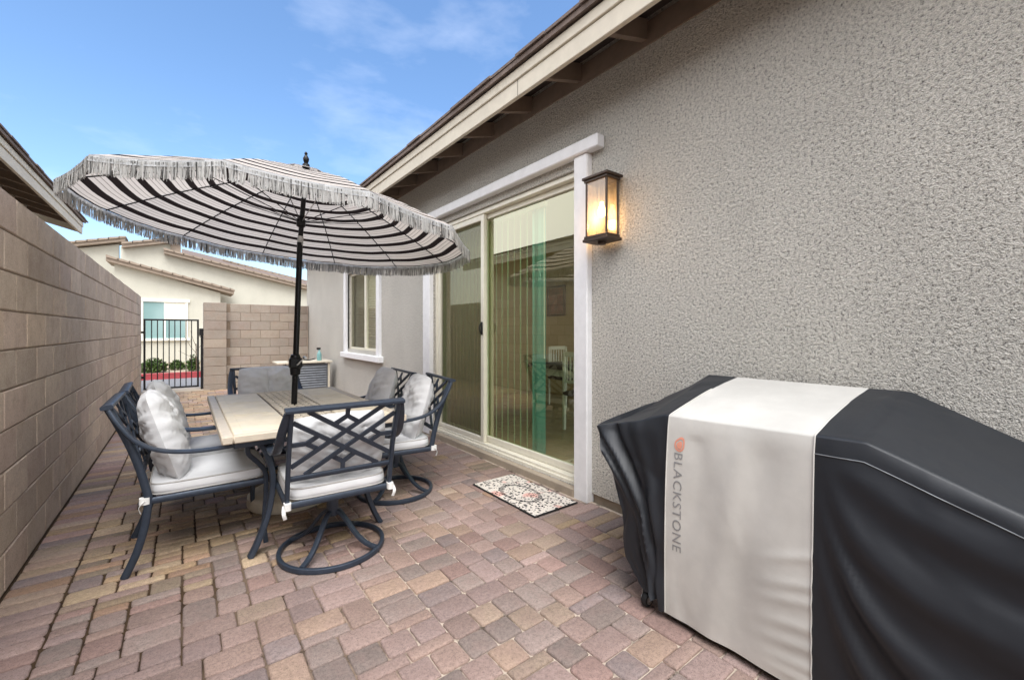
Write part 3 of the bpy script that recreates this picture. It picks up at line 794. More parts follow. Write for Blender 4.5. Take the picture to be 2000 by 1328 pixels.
# ------------------------------------------------------------------ patio chairs
def pillow(m, T, w, h, t, p=2.6, seed=0, seam=True, wr=.012, n=34):
    rnd = Vector((seed*3.1, seed*1.7, 0))
    for side in (1, -1):
        def P(i, j):
            u = -1+2*i/n; v = -1+2*j/n
            # pinch the outline between the corners
            e = (max(0, 1-abs(u)**p)**.55)*(max(0, 1-abs(v)**p)**.55)
            d = t/2*e
            if seam: d *= 1-.34*math.exp(-(u/.06)**2)*(e**.3)
            pu = 1-.05*(1-v*v)*0-.045*math.cos(v*PI*.5)*0
            a = math.atan2(v, u); rr = max(abs(u), abs(v))
            fold = math.sin(a*13+4*noise.noise(Vector((u*1.5, v*1.5, 5))+rnd)*3)*rr**2*e**.5
            lump = noise.noise(Vector((u*2.2, v*2.2, side))+rnd)
            fine = noise.noise(Vector((u*6, v*3, side*2))+rnd)
            cr_ = noise.noise(Vector((u*1.3+lump*.5, v*5.5-abs(u)*2.2, side*2))+rnd)
            d += e**.5*(wr*.55*fold+wr*1.1*lump-wr*.75*math.exp(-(cr_/.13)**2)+wr*.25*fine)
            shape = 1-.06*abs(u)**2.5*abs(v)+.02*noise.noise(Vector((u*2.5, 1, seed)))
            shape2 = 1-.08*abs(v)**2.5*abs(u)+.02*noise.noise(Vector((v*2.5, 4, seed)))
            return T @ Vector((side*d, u*w/2*shape2, v*h/2*shape))
        m.grid(P, n, n)
def seat_cushion(m, cx, cy, w, d, z0, z1, seed=0):
    # rounded slab with a crowned, lightly dimpled top
    n = 26
    def out(i, N):
        a = 2*PI*i/N; c, s_ = math.cos(a), math.sin(a); e = .28
        return math.copysign(abs(c)**e, c), math.copysign(abs(s_)**e, s_)
    N = 72; rows = [(.0, 0, 1), (.9, 0, .985), (1.0, .15, 1.0), (1.012, .5, 1), (1.0, .85, 1), (.985, 1, 1), (.93, 1.07, 1), (.8, 1.13, 1), (.6, 1.2, 1), (.35, 1.24, 1), (.12, 1.25, 1), (0.001, 1.25, 1)]
    rows = rows[1:]
    def P(i, j):
        r, hz, _ = rows[j]; ox, oy = out(i, N); x = cx+ox*d/2*r; y = cy+oy*w/2*r
        z = z0+(z1-z0)*hz
        if j > 4: z += .006*noise.noise(Vector((x*9, y*9, seed)))
        if j in (2, 3): 
            k = .004*noise.noise(Vector((x*12, y*12, seed+4))); x += ox*k; y += oy*k
        return (x, y, z)
    m.grid(P, N, len(rows)-1, True)
    return [Vector(P(i, 4)) for i in range(N)], [Vector(P(i, 1)) for i in range(N)]
W2 = .275      # half width between stiles
def back_pt(y, s):
    """point on the back plane: s=0 at seat, 1 at the top"""
    return Vector((-.285-.165*s-.02*math.sin(s*PI)*-1, y, .40+.515*s))
def make_chair(name, label, swivel, seed, group, pz=.70, ph=.54, pt_=.19):
    t = thing(name, label, 'chair', (0, 0, 0), 0, group)
    F = M['frame']
    for sy in (-1, 1):
        pts = [back_pt(sy*W2, k/10) for k in range(11)]
        if not swivel:
            pts = [Vector(p) for p in spline([(-.385, sy*.285, .0), (-.335, sy*.282, .12), (-.30, sy*.278, .26), tuple(back_pt(sy*W2, 0))], 5)][:-1]+pts
        m = MB(); m.tube(pts, .014, 10, flat=(.012, .019), up=(0, 1, 0)); m.build('stile' if swivel else 'rear_leg', F, t, 45)
        # arm: sweeps from the stile forward and curls down to the seat rail
        arm = spline([tuple(back_pt(sy*(W2+.012), .97)), (-.40, sy*.306, .82), (-.33, sy*.318, .725), (-.22, sy*.322, .66), (-.05, sy*.323, .634), (.14, sy*.32, .64), (.20, sy*.317, .652), (.235, sy*.315, .645), (.245, sy*.315, .62), (.225, sy*.315, .612)], 6)
        m = MB(); m.tube(arm, .012, 10, flat=(.023, .0105), up=(0, 1, 0)); m.build('armrest', F, t, 45)
        if swivel: fl = spline([(.175, sy*.316, .632), (.18, sy*.308, .57), (.235, sy*.292, .5), (.275, sy*.285, .43), (.275, sy*.283, .37)], 6)
        else: fl = spline([(.175, sy*.316, .632), (.18, sy*.308, .57), (.235, sy*.293, .5), (.272, sy*.287, .43), (.275, sy*.285, .3), (.265, sy*.285, .12), (.275, sy*.287, 0)], 6)
        m = MB(); m.tube(fl, .011, 10, flat=(.011, .014), up=(0, 1, 0)); m.build('arm_post' if swivel else 'front_leg', F, t, 45)
    m = MB()
    m.tube([back_pt(-W2-.03, 1.005), back_pt(W2+.03, 1.005)], .015, 12, flat=(.027, .012), up=(1, 0, .2)); m.build('top_rail', F, t, 45)
    m = MB(); m.tube([back_pt(-W2, .26), back_pt(W2, .26)], .012, 10, flat=(.009, .015), up=(1, 0, .3)); m.build('lower_rail', F, t, 45)
    # fretwork
    hw = W2-.012; s0, s1 = .285, .975
    fp = lambda u, v: back_pt(-hw+2*hw*u, s1+(s0-s1)*v)
    seg = [((.13, 0), (1, .85)), ((0, .15), (.87, 1)), ((.87, 0), (0, .85)), ((1, .15), (.13, 1)),
           ((.5, 0), (.5, .12)), ((.5, .12), (.38, .24)), ((.5, .12), (.62, .24)),
           ((.5, 1), (.5, .88)), ((.5, .88), (.38, .76)), ((.5, .88), (.62, .76)),
           ((0, .5), (.13, .5)), ((.13, .5), (.255, .38)), ((.13, .5), (.255, .62)),
           ((1, .5), (.87, .5)), ((.87, .5), (.745, .38)), ((.87, .5), (.745, .62))]
    m = MB(); nrm = Vector((-.95, 0, -.3))
    for q, (a, b) in enumerate(seg): 
        off = Vector((.0007*(q % 5), 0, 0)); m.bar(fp(*a)+off, fp(*b)+off, .0225, .012, nrm)
    m.build('lattice', F, t)
    # seat frame
    m = MB(); zf = .385
    cs = [(-.285, -W2), (.28, -W2-.005), (.28, W2+.005), (-.285, W2)]
    for k in range(4):
        a, b = cs[k], cs[(k+1) % 4]
        m.tube([(*a, zf), (*b, zf)], .012, 10, flat=(.011, .018), up=(a[1]-b[1], b[0]-a[0], 0))
    for x in (-.1, .08): m.tube([(x, -W2, zf-.008), (x, W2, zf-.008)], .008, 6)
    m.build('seat_frame', F, t, 45)
    m = MB(); tp, bt = seat_cushion(m, .0, 0, .535, .575, zf+.014, zf+.078, seed); cu = m.build('seat_cushion', M['cushion'], t, 70)
    m = MB(); m.tube(tp, .0045, 6, closed=True); m.tube(bt, .0045, 6, closed=True); m.build('piping', M['piping'], cu, 80)
    T = Matrix.Translation((-.225, 0, pz)) @ Matrix.Rotation(R(-17), 4, 'Y')
    m = MB(); pillow(m, T, .53, ph, pt_, seed=seed, wr=.019); pc = m.build('back_cushion', M['cushion'], t, 75)
    m = MB(); m.tube([T @ Vector((0, y_, z_)) for y_, z_ in [(.5*.515*math.copysign(abs(math.cos(a))**.42, math.cos(a)), .5*(ph-.015)*math.copysign(abs(math.sin(a))**.42, math.sin(a))) for a in [2*PI*k/60 for k in range(60)]]], .004, 6, closed=True); m.build('piping', M['piping'], pc, 80)
    for sy in (-1, 1):
        m = MB(); m.tube([(-.302, sy*W2, zf-.012+.012*k) for k in range(4)], .019, 10, flat=(.018, .024), up=(0, 1, 0))
        m.tube(spline([(-.30, sy*(W2+.015), zf+.01), (-.325, sy*(W2+.02), zf-.02), (-.318, sy*(W2+.012), zf-.055)], 4), .004, 6, flat=(.009, .0015), up=(0, 1, 0)); m.build('tie_strap', M['strap'], t, 50)
    if swivel:
        ox = -.07
        m = MB(); m.lathe([(.03, .2), (.034, .21), (.034, .3), (.028, .305), (.028, .34), (.075, .345), (.08, .372)], (ox, 0, 0), 20); m.build('swivel_column', F, t, 40)
        m = MB(); m.tube([(ox+.29*math.cos(2*PI*k/64), .29*math.sin(2*PI*k/64), .017) for k in range(64)], .014, 10, closed=True, flat=(.0125, .016), up=None); m.build('base_ring', F, t, 45)
        for k in range(4):
            a = PI/4+k*PI/2; c, s_ = math.cos(a), math.sin(a)
            pts = bez((ox+.02*c, .02*s_, .225), (ox+.10*c, .10*s_, .225), (ox+.13*c, .13*s_, .05), (ox+.285*c, .285*s_, .028), 12)
            m = MB(); m.tube(pts, .012, 8, flat=(.016, .011), up=(-s_, c, 0)); m.build('base_spoke', F, t, 45)
    return t
GRP = 'cushioned metal patio chairs around the table'
A = make_chair('patio_chair', 'stationary patio chair nearest the camera on the left side of the table', False, 3, GRP)
A.location = (.13, 3.35, 0); A.rotation_euler.z = 0
B = make_chair('swivel_chair', 'swivel patio chair at the near table end, its lattice back to the camera', True, 8, GRP, .645, .44, .16)
B.location = (.72, 2.81, 0); B.rotation_euler.z = PI/2-R(2.5)
def place(src, x, y, rz, label):
    c = copy_tree(src); c.location = (x, y, 0); c.rotation_euler.z = rz; c['label'] = label; return c
place(A, .13, 4.02, R(2), 'stationary patio chair farther from the camera on the left side, beside the block wall')
C_ = make_chair('swivel_chair', 'swivel patio chair on the door side of the table, its round base ring showing', True, 12, GRP, .69, .53, .19)
C_.location = (1.31, 3.40, 0); C_.rotation_euler.z = PI-R(8)
place(A, 1.27, 4.06, PI-R(4), 'stationary patio chair farther away on the door side of the table')
place(C_, .70, 4.82, -PI/2+R(3), 'patio chair at the far head of the table, facing the camera over the tabletop')

# ------------------------------------------------------------------ patio table
pt = thing('patio_table', 'rectangular patio table with beige panelled top and dark curved legs', 'table', (.69, 3.72, 0))
TO = pt.location; tx0, tx1, ty0, ty1 = .16, 1.22, 2.795, 4.645; zt = .74
m = MB(TO)
bw = .055
m.box(tx0, tx0+bw, ty0, ty1, zt-.045, zt, .006); m.box(tx1-bw, tx1, ty0, ty1, zt-.045, zt, .006)
m.box(tx0+bw, tx1-bw, ty0, ty0+bw, zt-.0445, zt-.0005, .006); m.box(tx0+bw, tx1-bw, ty1-bw, ty1, zt-.0445, zt-.0005, .006)
m.build('tabletop_frame', M['tabletop_frame'], pt, 40)
m = MB(TO); m.box(tx0+bw, tx1-bw, ty0+bw, ty1-bw, zt-.03, zt-.012); m.build('tabletop_core', M['tabletop_frame'], pt)
ix0, ix1, iy0, iy1 = tx0+bw+.003, tx1-bw-.003, ty0+bw+.003, ty1-bw-.003
cw = .30
for (xa, xb) in ((ix0, .69-cw/2-.01), (.69+cw/2+.01, ix1)):
    for k in range(3):
        ya = iy0+(iy1-iy0)*k/3; yb = iy0+(iy1-iy0)*(k+1)/3
        m = MB(TO); m.box(xa+.002, xb-.002, ya+.002, yb-.002, zt-.0115, zt-.002, .003)
        m.box(xa+.05, xb-.05, ya+.05, yb-.05, zt-.0019, zt+.0004, .001); m.build('tile_panel', M['tabletop_tile'], pt)
m = MB(TO); m.box(.69-cw/2-.005, .69+cw/2+.005, iy0, iy1, zt-.0125, zt-.0108); m.build('strip_gap_shade', simple('strip_shadow', (88, 74, 60), .8), pt)  # dark underlay added so the gaps in the weave look shaded
m = MB(TO)    # woven strip: alternating raised slats around the umbrella hole
nj = 40
for j in range(nj):
    y_a = iy0+(iy1-iy0)*j/nj; y_b = iy0+(iy1-iy0)*(j+1)/nj
    for i in range(6):
        xa = .69-cw/2+cw*i/6; xb = xa+cw/6
        up = (i+j) % 2 == 0
        m.box(xa+.003, xb-.003, y_a+(.004 if up else .010), y_b-(.004 if up else .010), zt-.0115, zt-(.001 if up else .010), .002)
m.build('woven_strip', M['weave'], pt)
m = MB(TO); m.box(tx0+.06, tx1-.06, ty0+.06, ty0+.085, zt-.085, zt-.046, .003); m.box(tx0+.06, tx1-.06, ty1-.085, ty1-.06, zt-.085, zt-.046, .003)
m.box(tx0+.06, tx0+.085, ty0+.085, ty1-.085, zt-.085, zt-.046, .003); m.box(tx1-.085, tx1-.06, ty0+.085, ty1-.085, zt-.085, zt-.046, .003); m.build('apron', M['frame'], pt)
for sx in (-1, 1):
    for sy in (-1, 1):
        P = lambda r, z: (.69+sx*r, 3.72+sy*(.80+(r-.33)*.15), z)
        m = MB(TO); m.tube(spline([P(.37, .695), P(.315, .62), P(.275, .5), P(.268, .38), P(.295, .22), P(.345, .08), P(.385, .0)], 6), .02, 12, flat=(.028, .017), up=(0, 1, 0)); m.build('leg', M['frame'], pt, 45)
        m = MB(TO); m.tube(spline([P(.30, .66), P(.22, .68), P(.17, .64), P(.20, .60), P(.225, .63)], 5), .008, 8); m.build('scroll_bracket', M['frame'], pt, 45)

# ------------------------------------------------------------------ umbrella
ub = thing('umbrella_base', 'round pale umbrella base on the pavers under the table', 'umbrella base', (.66, 3.72, 0))
m = MB(ub.location); m.lathe([(.285, 0), (.295, .02), (.29, .075), (.265, .095), (.06, .11), (.035, .115)], ub.location, 48); m.build('weight', M['counter'], ub, 35)
m = MB(ub.location); m.lathe([(.034, .115), (.034, .36)], ub.location, 20); m.tube([(.695, 3.72, .3), (.735, 3.72, .3)], .008, 8); m.build('sleeve', M['black_metal'], ub, 40)
um = thing('patio_umbrella', 'black and white striped patio umbrella with white fringe over the table', 'umbrella', (.69, 3.745, .09))
UO = um.location
th = R(0); n_ = Vector((math.sin(.083), math.sin(-.001), 1)).normalized()
e1 = Vector((0, 1, 0)).cross(n_).normalized(); e2 = n_.cross(e1)
UC = Vector((.738, 3.761, 2.112)); RR = 1.351; HH = .50; PH = 3.211; NR = 12
apex = UC+n_*HH
def rib(k, t):
    a = PH-2*PI*k/NR; d = e1*math.cos(a)+e2*math.sin(a)
    return UC+d*RR*t+n_*HH*(1-(.8*t+.2*t**2.4))
joint = Vector((.735, 3.757, 2.02))
m = MB(UO); m.tube([(.675, 3.74, .09), (.69, 3.745, .74), joint], .022, 16); pole = m.build('pole', M['black_metal'], um, 40)
m = MB(UO); m.tube([joint+n_*.03, apex+n_*.02], .0185, 16); m.build('upper_pole', M['black_metal'], um, 40)
m = MB(UO); m.tube([joint-Vector((0, 0, .03)), joint+n_*.05], .0215, 16); m.build('tilt_collar', M['silver'], um, 40)
m = MB(UO); m.lathe([(.02, -.03), (.034, -.02), (.034, .02), (.026, .05), (.02, .055)], UC+n_*.06-n_*0, 20); m.build('runner_hub', M['black_metal'], um, 40)
cr = Vector((.699, 3.747, 1.05))
m = MB(UO); m.lathe([(.022, -.09), (.036, -.08), (.04, -.03), (.04, .05), (.032, .075), (.022, .08)], cr, 20); m.box(cr.x-.05, cr.x+.045, cr.y-.05, cr.y, cr.z-.03, cr.z+.055, .012); ch = m.build('crank_housing', M['black_metal'], um, 40)
m = MB(UO); m.tube([cr+Vector((0, -.05, 0)), cr+Vector((0, -.075, 0)), cr+Vector((.05, -.085, .055))], .006, 8); m.tube([cr+Vector((.05, -.07, .055)), cr+Vector((.05, -.13, .055))], .011, 10); m.build('crank_handle', M['silver'], ch, 40)
# canopy
NS, NT_, = 8, 30
m = MB(UO); uvs = []; 
vs = []; 
def can(k, i, j):
    t = .02+.98*j/NT_; s = i/NS
    p = rib(k, t).lerp(rib(k+1, t), s)
    return p-n_*(.02*4*s*(1-s)*t*(1-.15*t)) + n_*.006*noise.noise(p*5)
off = 0; fs = []
for k in range(NR):
    for j in range(NT_+1):
        for i in range(NS+1):
            vs.append(can(k, i, j)); uvs.append((.02+.98*j/NT_, s if False else i/NS))
    w = NS+1
    for j in range(NT_):
        for i in range(NS): fs.append((off+j*w+i, off+j*w+i+1, off+(j+1)*w+i+1, off+(j+1)*w+i))
    off = len(vs)
m.add(vs, fs); m.uv = uvs
cano = m.build('canopy', M['canopy'], um, 30, recalc=False)
# vent cap
m = MB(UO); uvs = []; vs = []; fs = []
for j in range(6):
    t = .02+.2*j/5
    for k in range(NR*3):
        a = PH-2*PI*k/(NR*3); d = e1*math.cos(a)+e2*math.sin(a)
        vs.append(UC+d*RR*t*(.93 if k % 3 else 1)+n_*(HH*(1-(.8*t+.2*t**2.4))+.018+.012*(1-j/5))); uvs.append((.3+t, 0))
w = NR*3
for j in range(5):
    for k in range(w): fs.append((j*w+k, j*w+(k+1) % w, (j+1)*w+(k+1) % w, (j+1)*w+k))
m.add(vs, fs); m.uv = uvs; m.build('vent_cap', M['canopy'], um, 40, recalc=False)
m = MB(UO); m.lathe([(.022, 0), (.03, .01), (.026, .035), (.014, .045), (.02, .06), (.024, .08), (.014, .1), (.009, .11), (.013, .122), (.006, .135)], apex+n_*.01, 16); m.build('finial', M['black_metal'], um, 40)
for k in range(NR):
    m = MB(UO); m.tube([rib(k, .03+.96*j/12)-n_*.012 for j in range(13)], .0045, 6); rb = m.build('rib', M['black_metal'], um, 60)
    m = MB(UO); m.tube([UC+n_*.07, rib(k, .5)-n_*.014], .0035, 6); m.build('stretcher', M['silver'] if k == 9 else M['black_metal'], rb, 60)  # one stretcher coloured silver to look caught by the light
# fringe: knotted header band and hanging cotton strands
m = MB(UO)
rim = []
for k in range(NR):
    for i in range(24): 
        s = i/24; p = rib(k, 1).lerp(rib(k+1, 1), s)-n_*(.02*4*s*(1-s)*.85); rim.append(p)
NRim = len(rim)
def rimp(x):
    i = int(x) % NRim; f = x-int(x); return rim[i].lerp(rim[(i+1) % NRim], f)
for i in range(NRim):
    a, b = rim[i], rim[(i+1) % NRim]
    oa = (a-UC); oa -= n_*oa.dot(n_); oa.normalize(); ob = (b-UC); ob -= n_*ob.dot(n_); ob.normalize()
    dn = Vector((0, 0, -1)); kb = random.uniform(.84, 1)
    m.add([a+oa*.002, b+ob*.002, b+ob*.012+dn*.036, a+oa*.012+dn*.036], [(0, 1, 2, 3)], lin(226*kb, 228*kb, 230*kb))
m.build('fringe_band', M['fringe'], um, recalc=False)
m = MB(UO); rf = random.Random(5)
NST = 3400
for q in range(NST):
    x = q*NRim/NST+rf.uniform(-.06, .06); x %= NRim; p = rimp(x); pn = rimp((x+.2) % NRim)
    t = (pn-p).normalized(); o = (p-UC); o -= n_*o.dot(n_); o.normalize()
    L = .086+rf.uniform(-.010, .007); w = rf.uniform(.0018, .0036)
    if rf.random() < .03 or noise.noise(Vector((x*1.7, 0, 0))) > .38: continue
    sx, sy = rf.gauss(0, .005), rf.gauss(0, .004); p0 = p+o*(.006+rf.uniform(0, .006))-Vector((0, 0, .012))
    tw_ = t*w+o*rf.uniform(-.0015, .0015)
    p1 = p0+Vector((0, 0, -L*.5))+t*sx*.5+o*sy*.4; p2 = p0+Vector((0, 0, -L))+t*sx*1.4+o*sy
    kk = (1 if rf.random() < .78 else rf.uniform(.4, .8))*rf.uniform(.86, 1)
    m.add([p0-tw_, p0+tw_, p1+tw_, p1-tw_, p2+tw_*.7, p2-tw_*.7], [(0, 1, 2, 3), (3, 2, 4, 5)], lin(*[v*kk for v in (228, 228, 226)]))
m.build('fringe', M['fringe'], um, recalc=False)

# ------------------------------------------------------------------ covered griddle
gr = thing('covered_griddle', 'flat top griddle under a black fitted cover with a pale grey centre panel', 'grill', (2.1, .55, 0))
RO = gr.location
FX, BX, YR, YL = 1.775, 2.44, -.55, 1.625
def prof(y):
    """(front height, back height) of the cover along the griddle"""
    def lerp(tab, y):
        for (a, va), (b, vb) in zip(tab, tab[1:]):
            if y <= b: s = (y-a)/(b-a); s = max(0, min(1, s)); return va+(vb-va)*s
        return tab[-1][1]
    return (lerp([(-.6, .80), (.06, .815), (.25, .885), (.42, .95), (1.16, .925), (1.30, .875), (1.625, .79)], y),
            lerp([(-.6, .86), (.0, .885), (.11, .91), (.42, 1.06), (1.30, 1.06), (1.42, .98), (1.625, .875)], y))
def ridge(d, w): return math.exp(-(d/w)**2)
def folds(y, z):
    """outward displacement of the hanging front"""
    f = 0
    n1 = noise.noise(Vector((y*2.2, z*1.1, 1.7)))*.03
    if y < .56:
        s = .56-y; fade = min(1, s/.12)
        for (zi, ze, wd, amp) in ((.93, .44, .15, .026), (.80, .18, .17, .034), (.99, .66, .2, .016), (.62, .02, .14, .024)):
            zc = ze+(zi-ze)*math.exp(-s/wd)
            dz = z-zc+n1*.5
            f += fade*amp*.62*(ridge(dz, .06)*1.0+ridge(dz-.02, .12)*.5)
            f -= fade*amp*.5*ridge(dz+.10, .06)
        zz = z-.5*math.exp(-s/.16)
        f += fade*(.010*(abs(noise.noise(Vector((s*2.2, zz*7, 3))))-.25)+.0035*noise.noise(Vector((s*7, zz*22, 5))))
    elif y > 1.14:
        for (ya, yb, amp) in ((1.56, 1.17, .030), (1.45, 1.18, -.028), (1.66, 1.26, .030), (1.58, 1.33, -.024), (1.3, 1.16, .014), (1.40, 1.24, .02)):
            yc = yb+(ya-yb)*max(0, (z-.05)/.75)**1.3; f += amp*ridge(y-yc+n1*.5, .035)
        f += .012*math.sin(z*26+y*9)*max(0, .55-z)
        f += .022*(abs(noise.noise(Vector((y*5, z*3.2, 4))))**.7-.4)*min(1, (y-1.14)/.05)
        f += .008*noise.noise(Vector((y*15, z*8, 8)))*min(1, (y-1.14)/.05)
    else:
        k = (y-.56)/.58
        f += .007*ridge(k-.42-.25*(.9-z), .09)-.006*ridge(k-.28-.2*(.9-z), .12)
        f += .006*noise.noise(Vector((y*5, z*2.5, 9)))
        for i, (zc, sl) in enumerate(((.42, .5), (.36, .45), (.27, .35), (.2, .3), (.13, .25), (.52, .6), (.08, .1))):
            f += .006*ridge(z-zc-sl*(y-.56)*-.6, .016)*ridge((y-.60), .10)
        f -= .004*ridge((y-1.02)-.05*math.sin(z*7), .04)*(1 if z < .85 else 0)
    return f*min(1, max(0, (.93-z)/.1))
ysF = [YR+(YL-.04-YR)*i/150 for i in range(151)]
def snap(ys):
    for tv in (.56, 1.135):
        i = min(range(len(ys)), key=lambda q: abs(ys[q]-tv)); ys[i] = tv
    return ys
ysF = snap(ysF)
# perimeter: front (y up), left end (x up), back (y down), right end
per = [('F', y) for y in ysF]
for k in range(1, 25): per.append(('L', k/25))
per += [('B', y) for y in reversed(ysF)]
for k in range(1, 15): per.append(('R', k/15))
NP = len(per)
def endshape(z): # how far the left end stands out at height z, 1 at shelf height
    tab = [(0, .02), (.05, .12), (.10, .30), (.2, .46), (.30, .51), (.42, .52), (.50, .60), (.62, .73), (.79, 1.0), (2, 1.0)]
    for (a, va), (b, vb) in zip(tab, tab[1:]):
        if z <= b: s = (z-a)/(b-a); return va+(vb-va)*s
    return 1
def skirt(p, v):
    kind, q = p
    if kind in 'FB':
        y = q; zf, zb = prof(y); zt_ = zf if kind == 'F' else zb
        z = .035+(zt_-.035)*(1-v); 
        if kind == 'F': z += .05*(v if False else 0)
        if y > 1.16: z += (.045*(1-endshape(.0)))*v**3
        g = max(0, y-1.16); yy = y-g*(1-endshape(z)) if g > 0 else y
        if kind == 'F':
            x = FX-.012*math.sin(v*PI)-.03*v-folds(y, z)
            x += (.006 if y > .5 else .006+.01*min(1, (.5-y)/.2))*max(0, 1-v/.07)**2
        else: x = BX+.01*v
        return Vector((x, yy, z))
    if kind == 'L':
        s = q; zf, zb = prof(YL); zt_ = zf+(zb-zf)*s; z = .035+(zt_-.035)*(1-v)+.045*.98*v**3
        rc = .04*(1-(abs(2*s-1))**6)
        y = YL-.04+rc; g = y-1.16; y = 1.16+g*endshape(z)
        y -= .022*noise.noise(Vector((s*3, z*6, 1.5)))*min(1, v*3); y -= .03*math.sin(s*PI*3+z*5)*min(1, max(0, v*2))*.6
        xf = FX-.03*v-.012*math.sin(v*PI)-folds(YL-.04, z)*(1-s)
        return Vector((xf+(BX+.01*v-xf)*s, y, z))
    s = q; zf, zb = prof(YR); z = .035+((zb+(zf-zb)*s)-.035)*(1-v)
    xf = FX-.03*v-folds(YR, z)*s
    return Vector((BX+(xf-BX)*s, YR, z))
def topp(p, s):
    """s=0 centre line, 1 edge"""
    e = skirt(p, 0); yc = max(YR+.2, min(YL-.25, e.y)); xc = (FX+BX)/2+.05
    x = xc+(e.x-xc)*s; y = yc+(e.y-yc)*s
    if p[0] in 'FB' and YR+.2 < e.y < YL-.25: y = e.y
    zf, zb = prof(y); k = max(0, min(1, (x-FX)/(BX-FX))); z = zf+(zb-zf)*k
    z += .014*math.sin(k*PI)*(1 if .45 < y < 1.28 else -.6)
    wr = .010*noise.noise(Vector((x*5, y*5, 2)))+.007*(abs(noise.noise(Vector((x*9, y*6, 6))))-.2)
    z += wr*math.sin(min(1, s)*PI)*(1 if y < .5 or y > 1.16 else .35)
    if 1.2 < y: z -= .02*math.sin(k*PI)*min(1, (y-1.2)/.2)
    return Vector((x, y, z))
rowsT = [0, .15, .3, .45, .6, .75, .88, .95]; rowsS = [0, .006, .014, .03, .05]+[.05+.95*i/58 for i in range(1, 59)]
ROWS = [('T', s) for s in rowsT]+[('S', v) for v in rowsS]
def GP(i, j):
    ty, q = ROWS[j]; p = per[i % NP]
    return topp(p, q) if ty == 'T' else skirt(p, q)
mb_, mw_ = MB(RO), MB(RO)
V = [[GP(i, j) for i in range(NP)] for j in range(len(ROWS))]
flatv = [v for row in V for v in row]
def white(i):
    a, b = per[i], per[(i+1) % NP]
    return a[0] == b[0] and a[0] in 'FB' and .559 < (a[1]+b[1])/2 < 1.136
def sub(mbx, test):
    fs = []; used = {}; vs = []
    for j in range(len(ROWS)-1):
        for i in range(NP):
            if test(i):
                q = []
                for (ii, jj) in ((i, j), ((i+1) % NP, j), ((i+1) % NP, j+1), (i, j+1)):
                    key = jj*NP+ii
                    if key not in used: used[key] = len(vs); vs.append(flatv[key])
                    q.append(used[key])
                fs.append(tuple(q))
    mbx.add(vs, fs)
iA = next(k for k in range(NP) if per[k][0] == 'F' and abs(per[k][1]-.56) < 1e-6)
iD = next(k for k in range(NP) if per[k][0] == 'B' and abs(per[k][1]-.56) < 1e-6)
mr_ = MB(RO); isR = lambda i: (i < iA or i >= iD)
sub(mb_, lambda i: not white(i) and not isR(i)); sub(mr_, lambda i: not white(i) and isR(i)); sub(mw_, white)
cb_ = mr_.build('cover', M['cover_black'], gr, 80, recalc=False); mb_.build('cover', M['cover_black'], gr, 80, recalc=False); cw_ = mw_.build('centre_panel', M['cover_white'], gr, 80, recalc=False)
m = MB(RO)
for yy in (.56, 1.135):
    i = next(k for k in range(NP) if per[k][0] == 'F' and abs(per[k][1]-yy) < 1e-6)
    m.tube([V[j][i]+Vector((-.0015, 0, .0015)) for j in range(0, len(ROWS))], .0028, 6)
m.build('seam_piping', M['cover_white'], cw_, 60)
m = MB(RO)
iL = [k for k in range(NP) if per[k][0] == 'F' and per[k][1] <= .56]
m.tube([V[len(rowsT)+5][k]+Vector((-.0015, 0, 0)) for k in iL], .0018, 6); m.build('seam_piping', simple('grey_piping', (120, 124, 128), .6), cb_, 60)
# lettering and flame mark printed down the left edge of the panel
def on_front(y, z, off=.0018):
    # exact front surface point at (y, z)
    zf, zb = prof(y); v = 1-(z-.035)/(zf-.035); p = skirt(('F', y), v); return Vector((p.x-off, y, p.z))
cu = bpy.data.curves.new('brand_lettering', 'FONT'); cu.body = 'BLACKSTONE'; cu.size = .058; cu.resolution_u = 3; cu.space_character = 1.12
to = bpy.data.objects.new('brand_lettering', cu); COL.objects.link(to)
dg = bpy.context.evaluated_depsgraph_get(); tm = bpy.data.meshes.new_from_object(to.evaluated_get(dg))
bpy.data.objects.remove(to)
bm = bmesh.new(); bm.from_mesh(tm); bmesh.ops.triangulate(bm, faces=bm.faces)
bmesh.ops.subdivide_edges(bm, edges=[e for e in bm.edges if e.calc_length() > .012], cuts=2); bmesh.ops.triangulate(bm, faces=bm.faces)
wmax = max(v.co.x for v in bm.verts); hmax = max(v.co.y for v in bm.verts)
sc = .44/wmax
for v in bm.verts:
    a, b = v.co.x*sc, v.co.y/hmax*.04
    v.co = on_front(1.088-.04+b*-1+.0, .775-a)-RO if False else on_front(1.097-b, .775-a)-RO
bm.to_mesh(tm); bm.free(); tm.materials.clear(); tm.materials.append(M['logo_text'])
lt = bpy.data.objects.new('lettering', tm); COL.objects.link(lt); lt.parent = cw_
m = MB(RO)
outer = []; inner = []
for k in range(28):
    a = 2*PI*k/28; rr = .028*(1+.5*max(0, math.cos(a-.5))**6); outer.append((1.075-rr*math.sin(a)*.85, .805+rr*math.cos(a)))
c_ = on_front(1.075, .805)
vs = [on_front(*p) for p in outer]+[on_front(1.075+(p[0]-1.075)*.72, .805+(p[1]-.805)*.72) for p in outer]
m.add(vs, [(k, (k+1) % 28, 28+(k+1) % 28, 28+k) for k in range(28)])
vs = [on_front(1.075+(p[0]-1.075)*.55, .803+(p[1]-.805)*.55) for p in outer]
m.add(vs, [tuple(range(28))]); m.build('flame_mark', M['logo_red'], cw_, recalc=False)
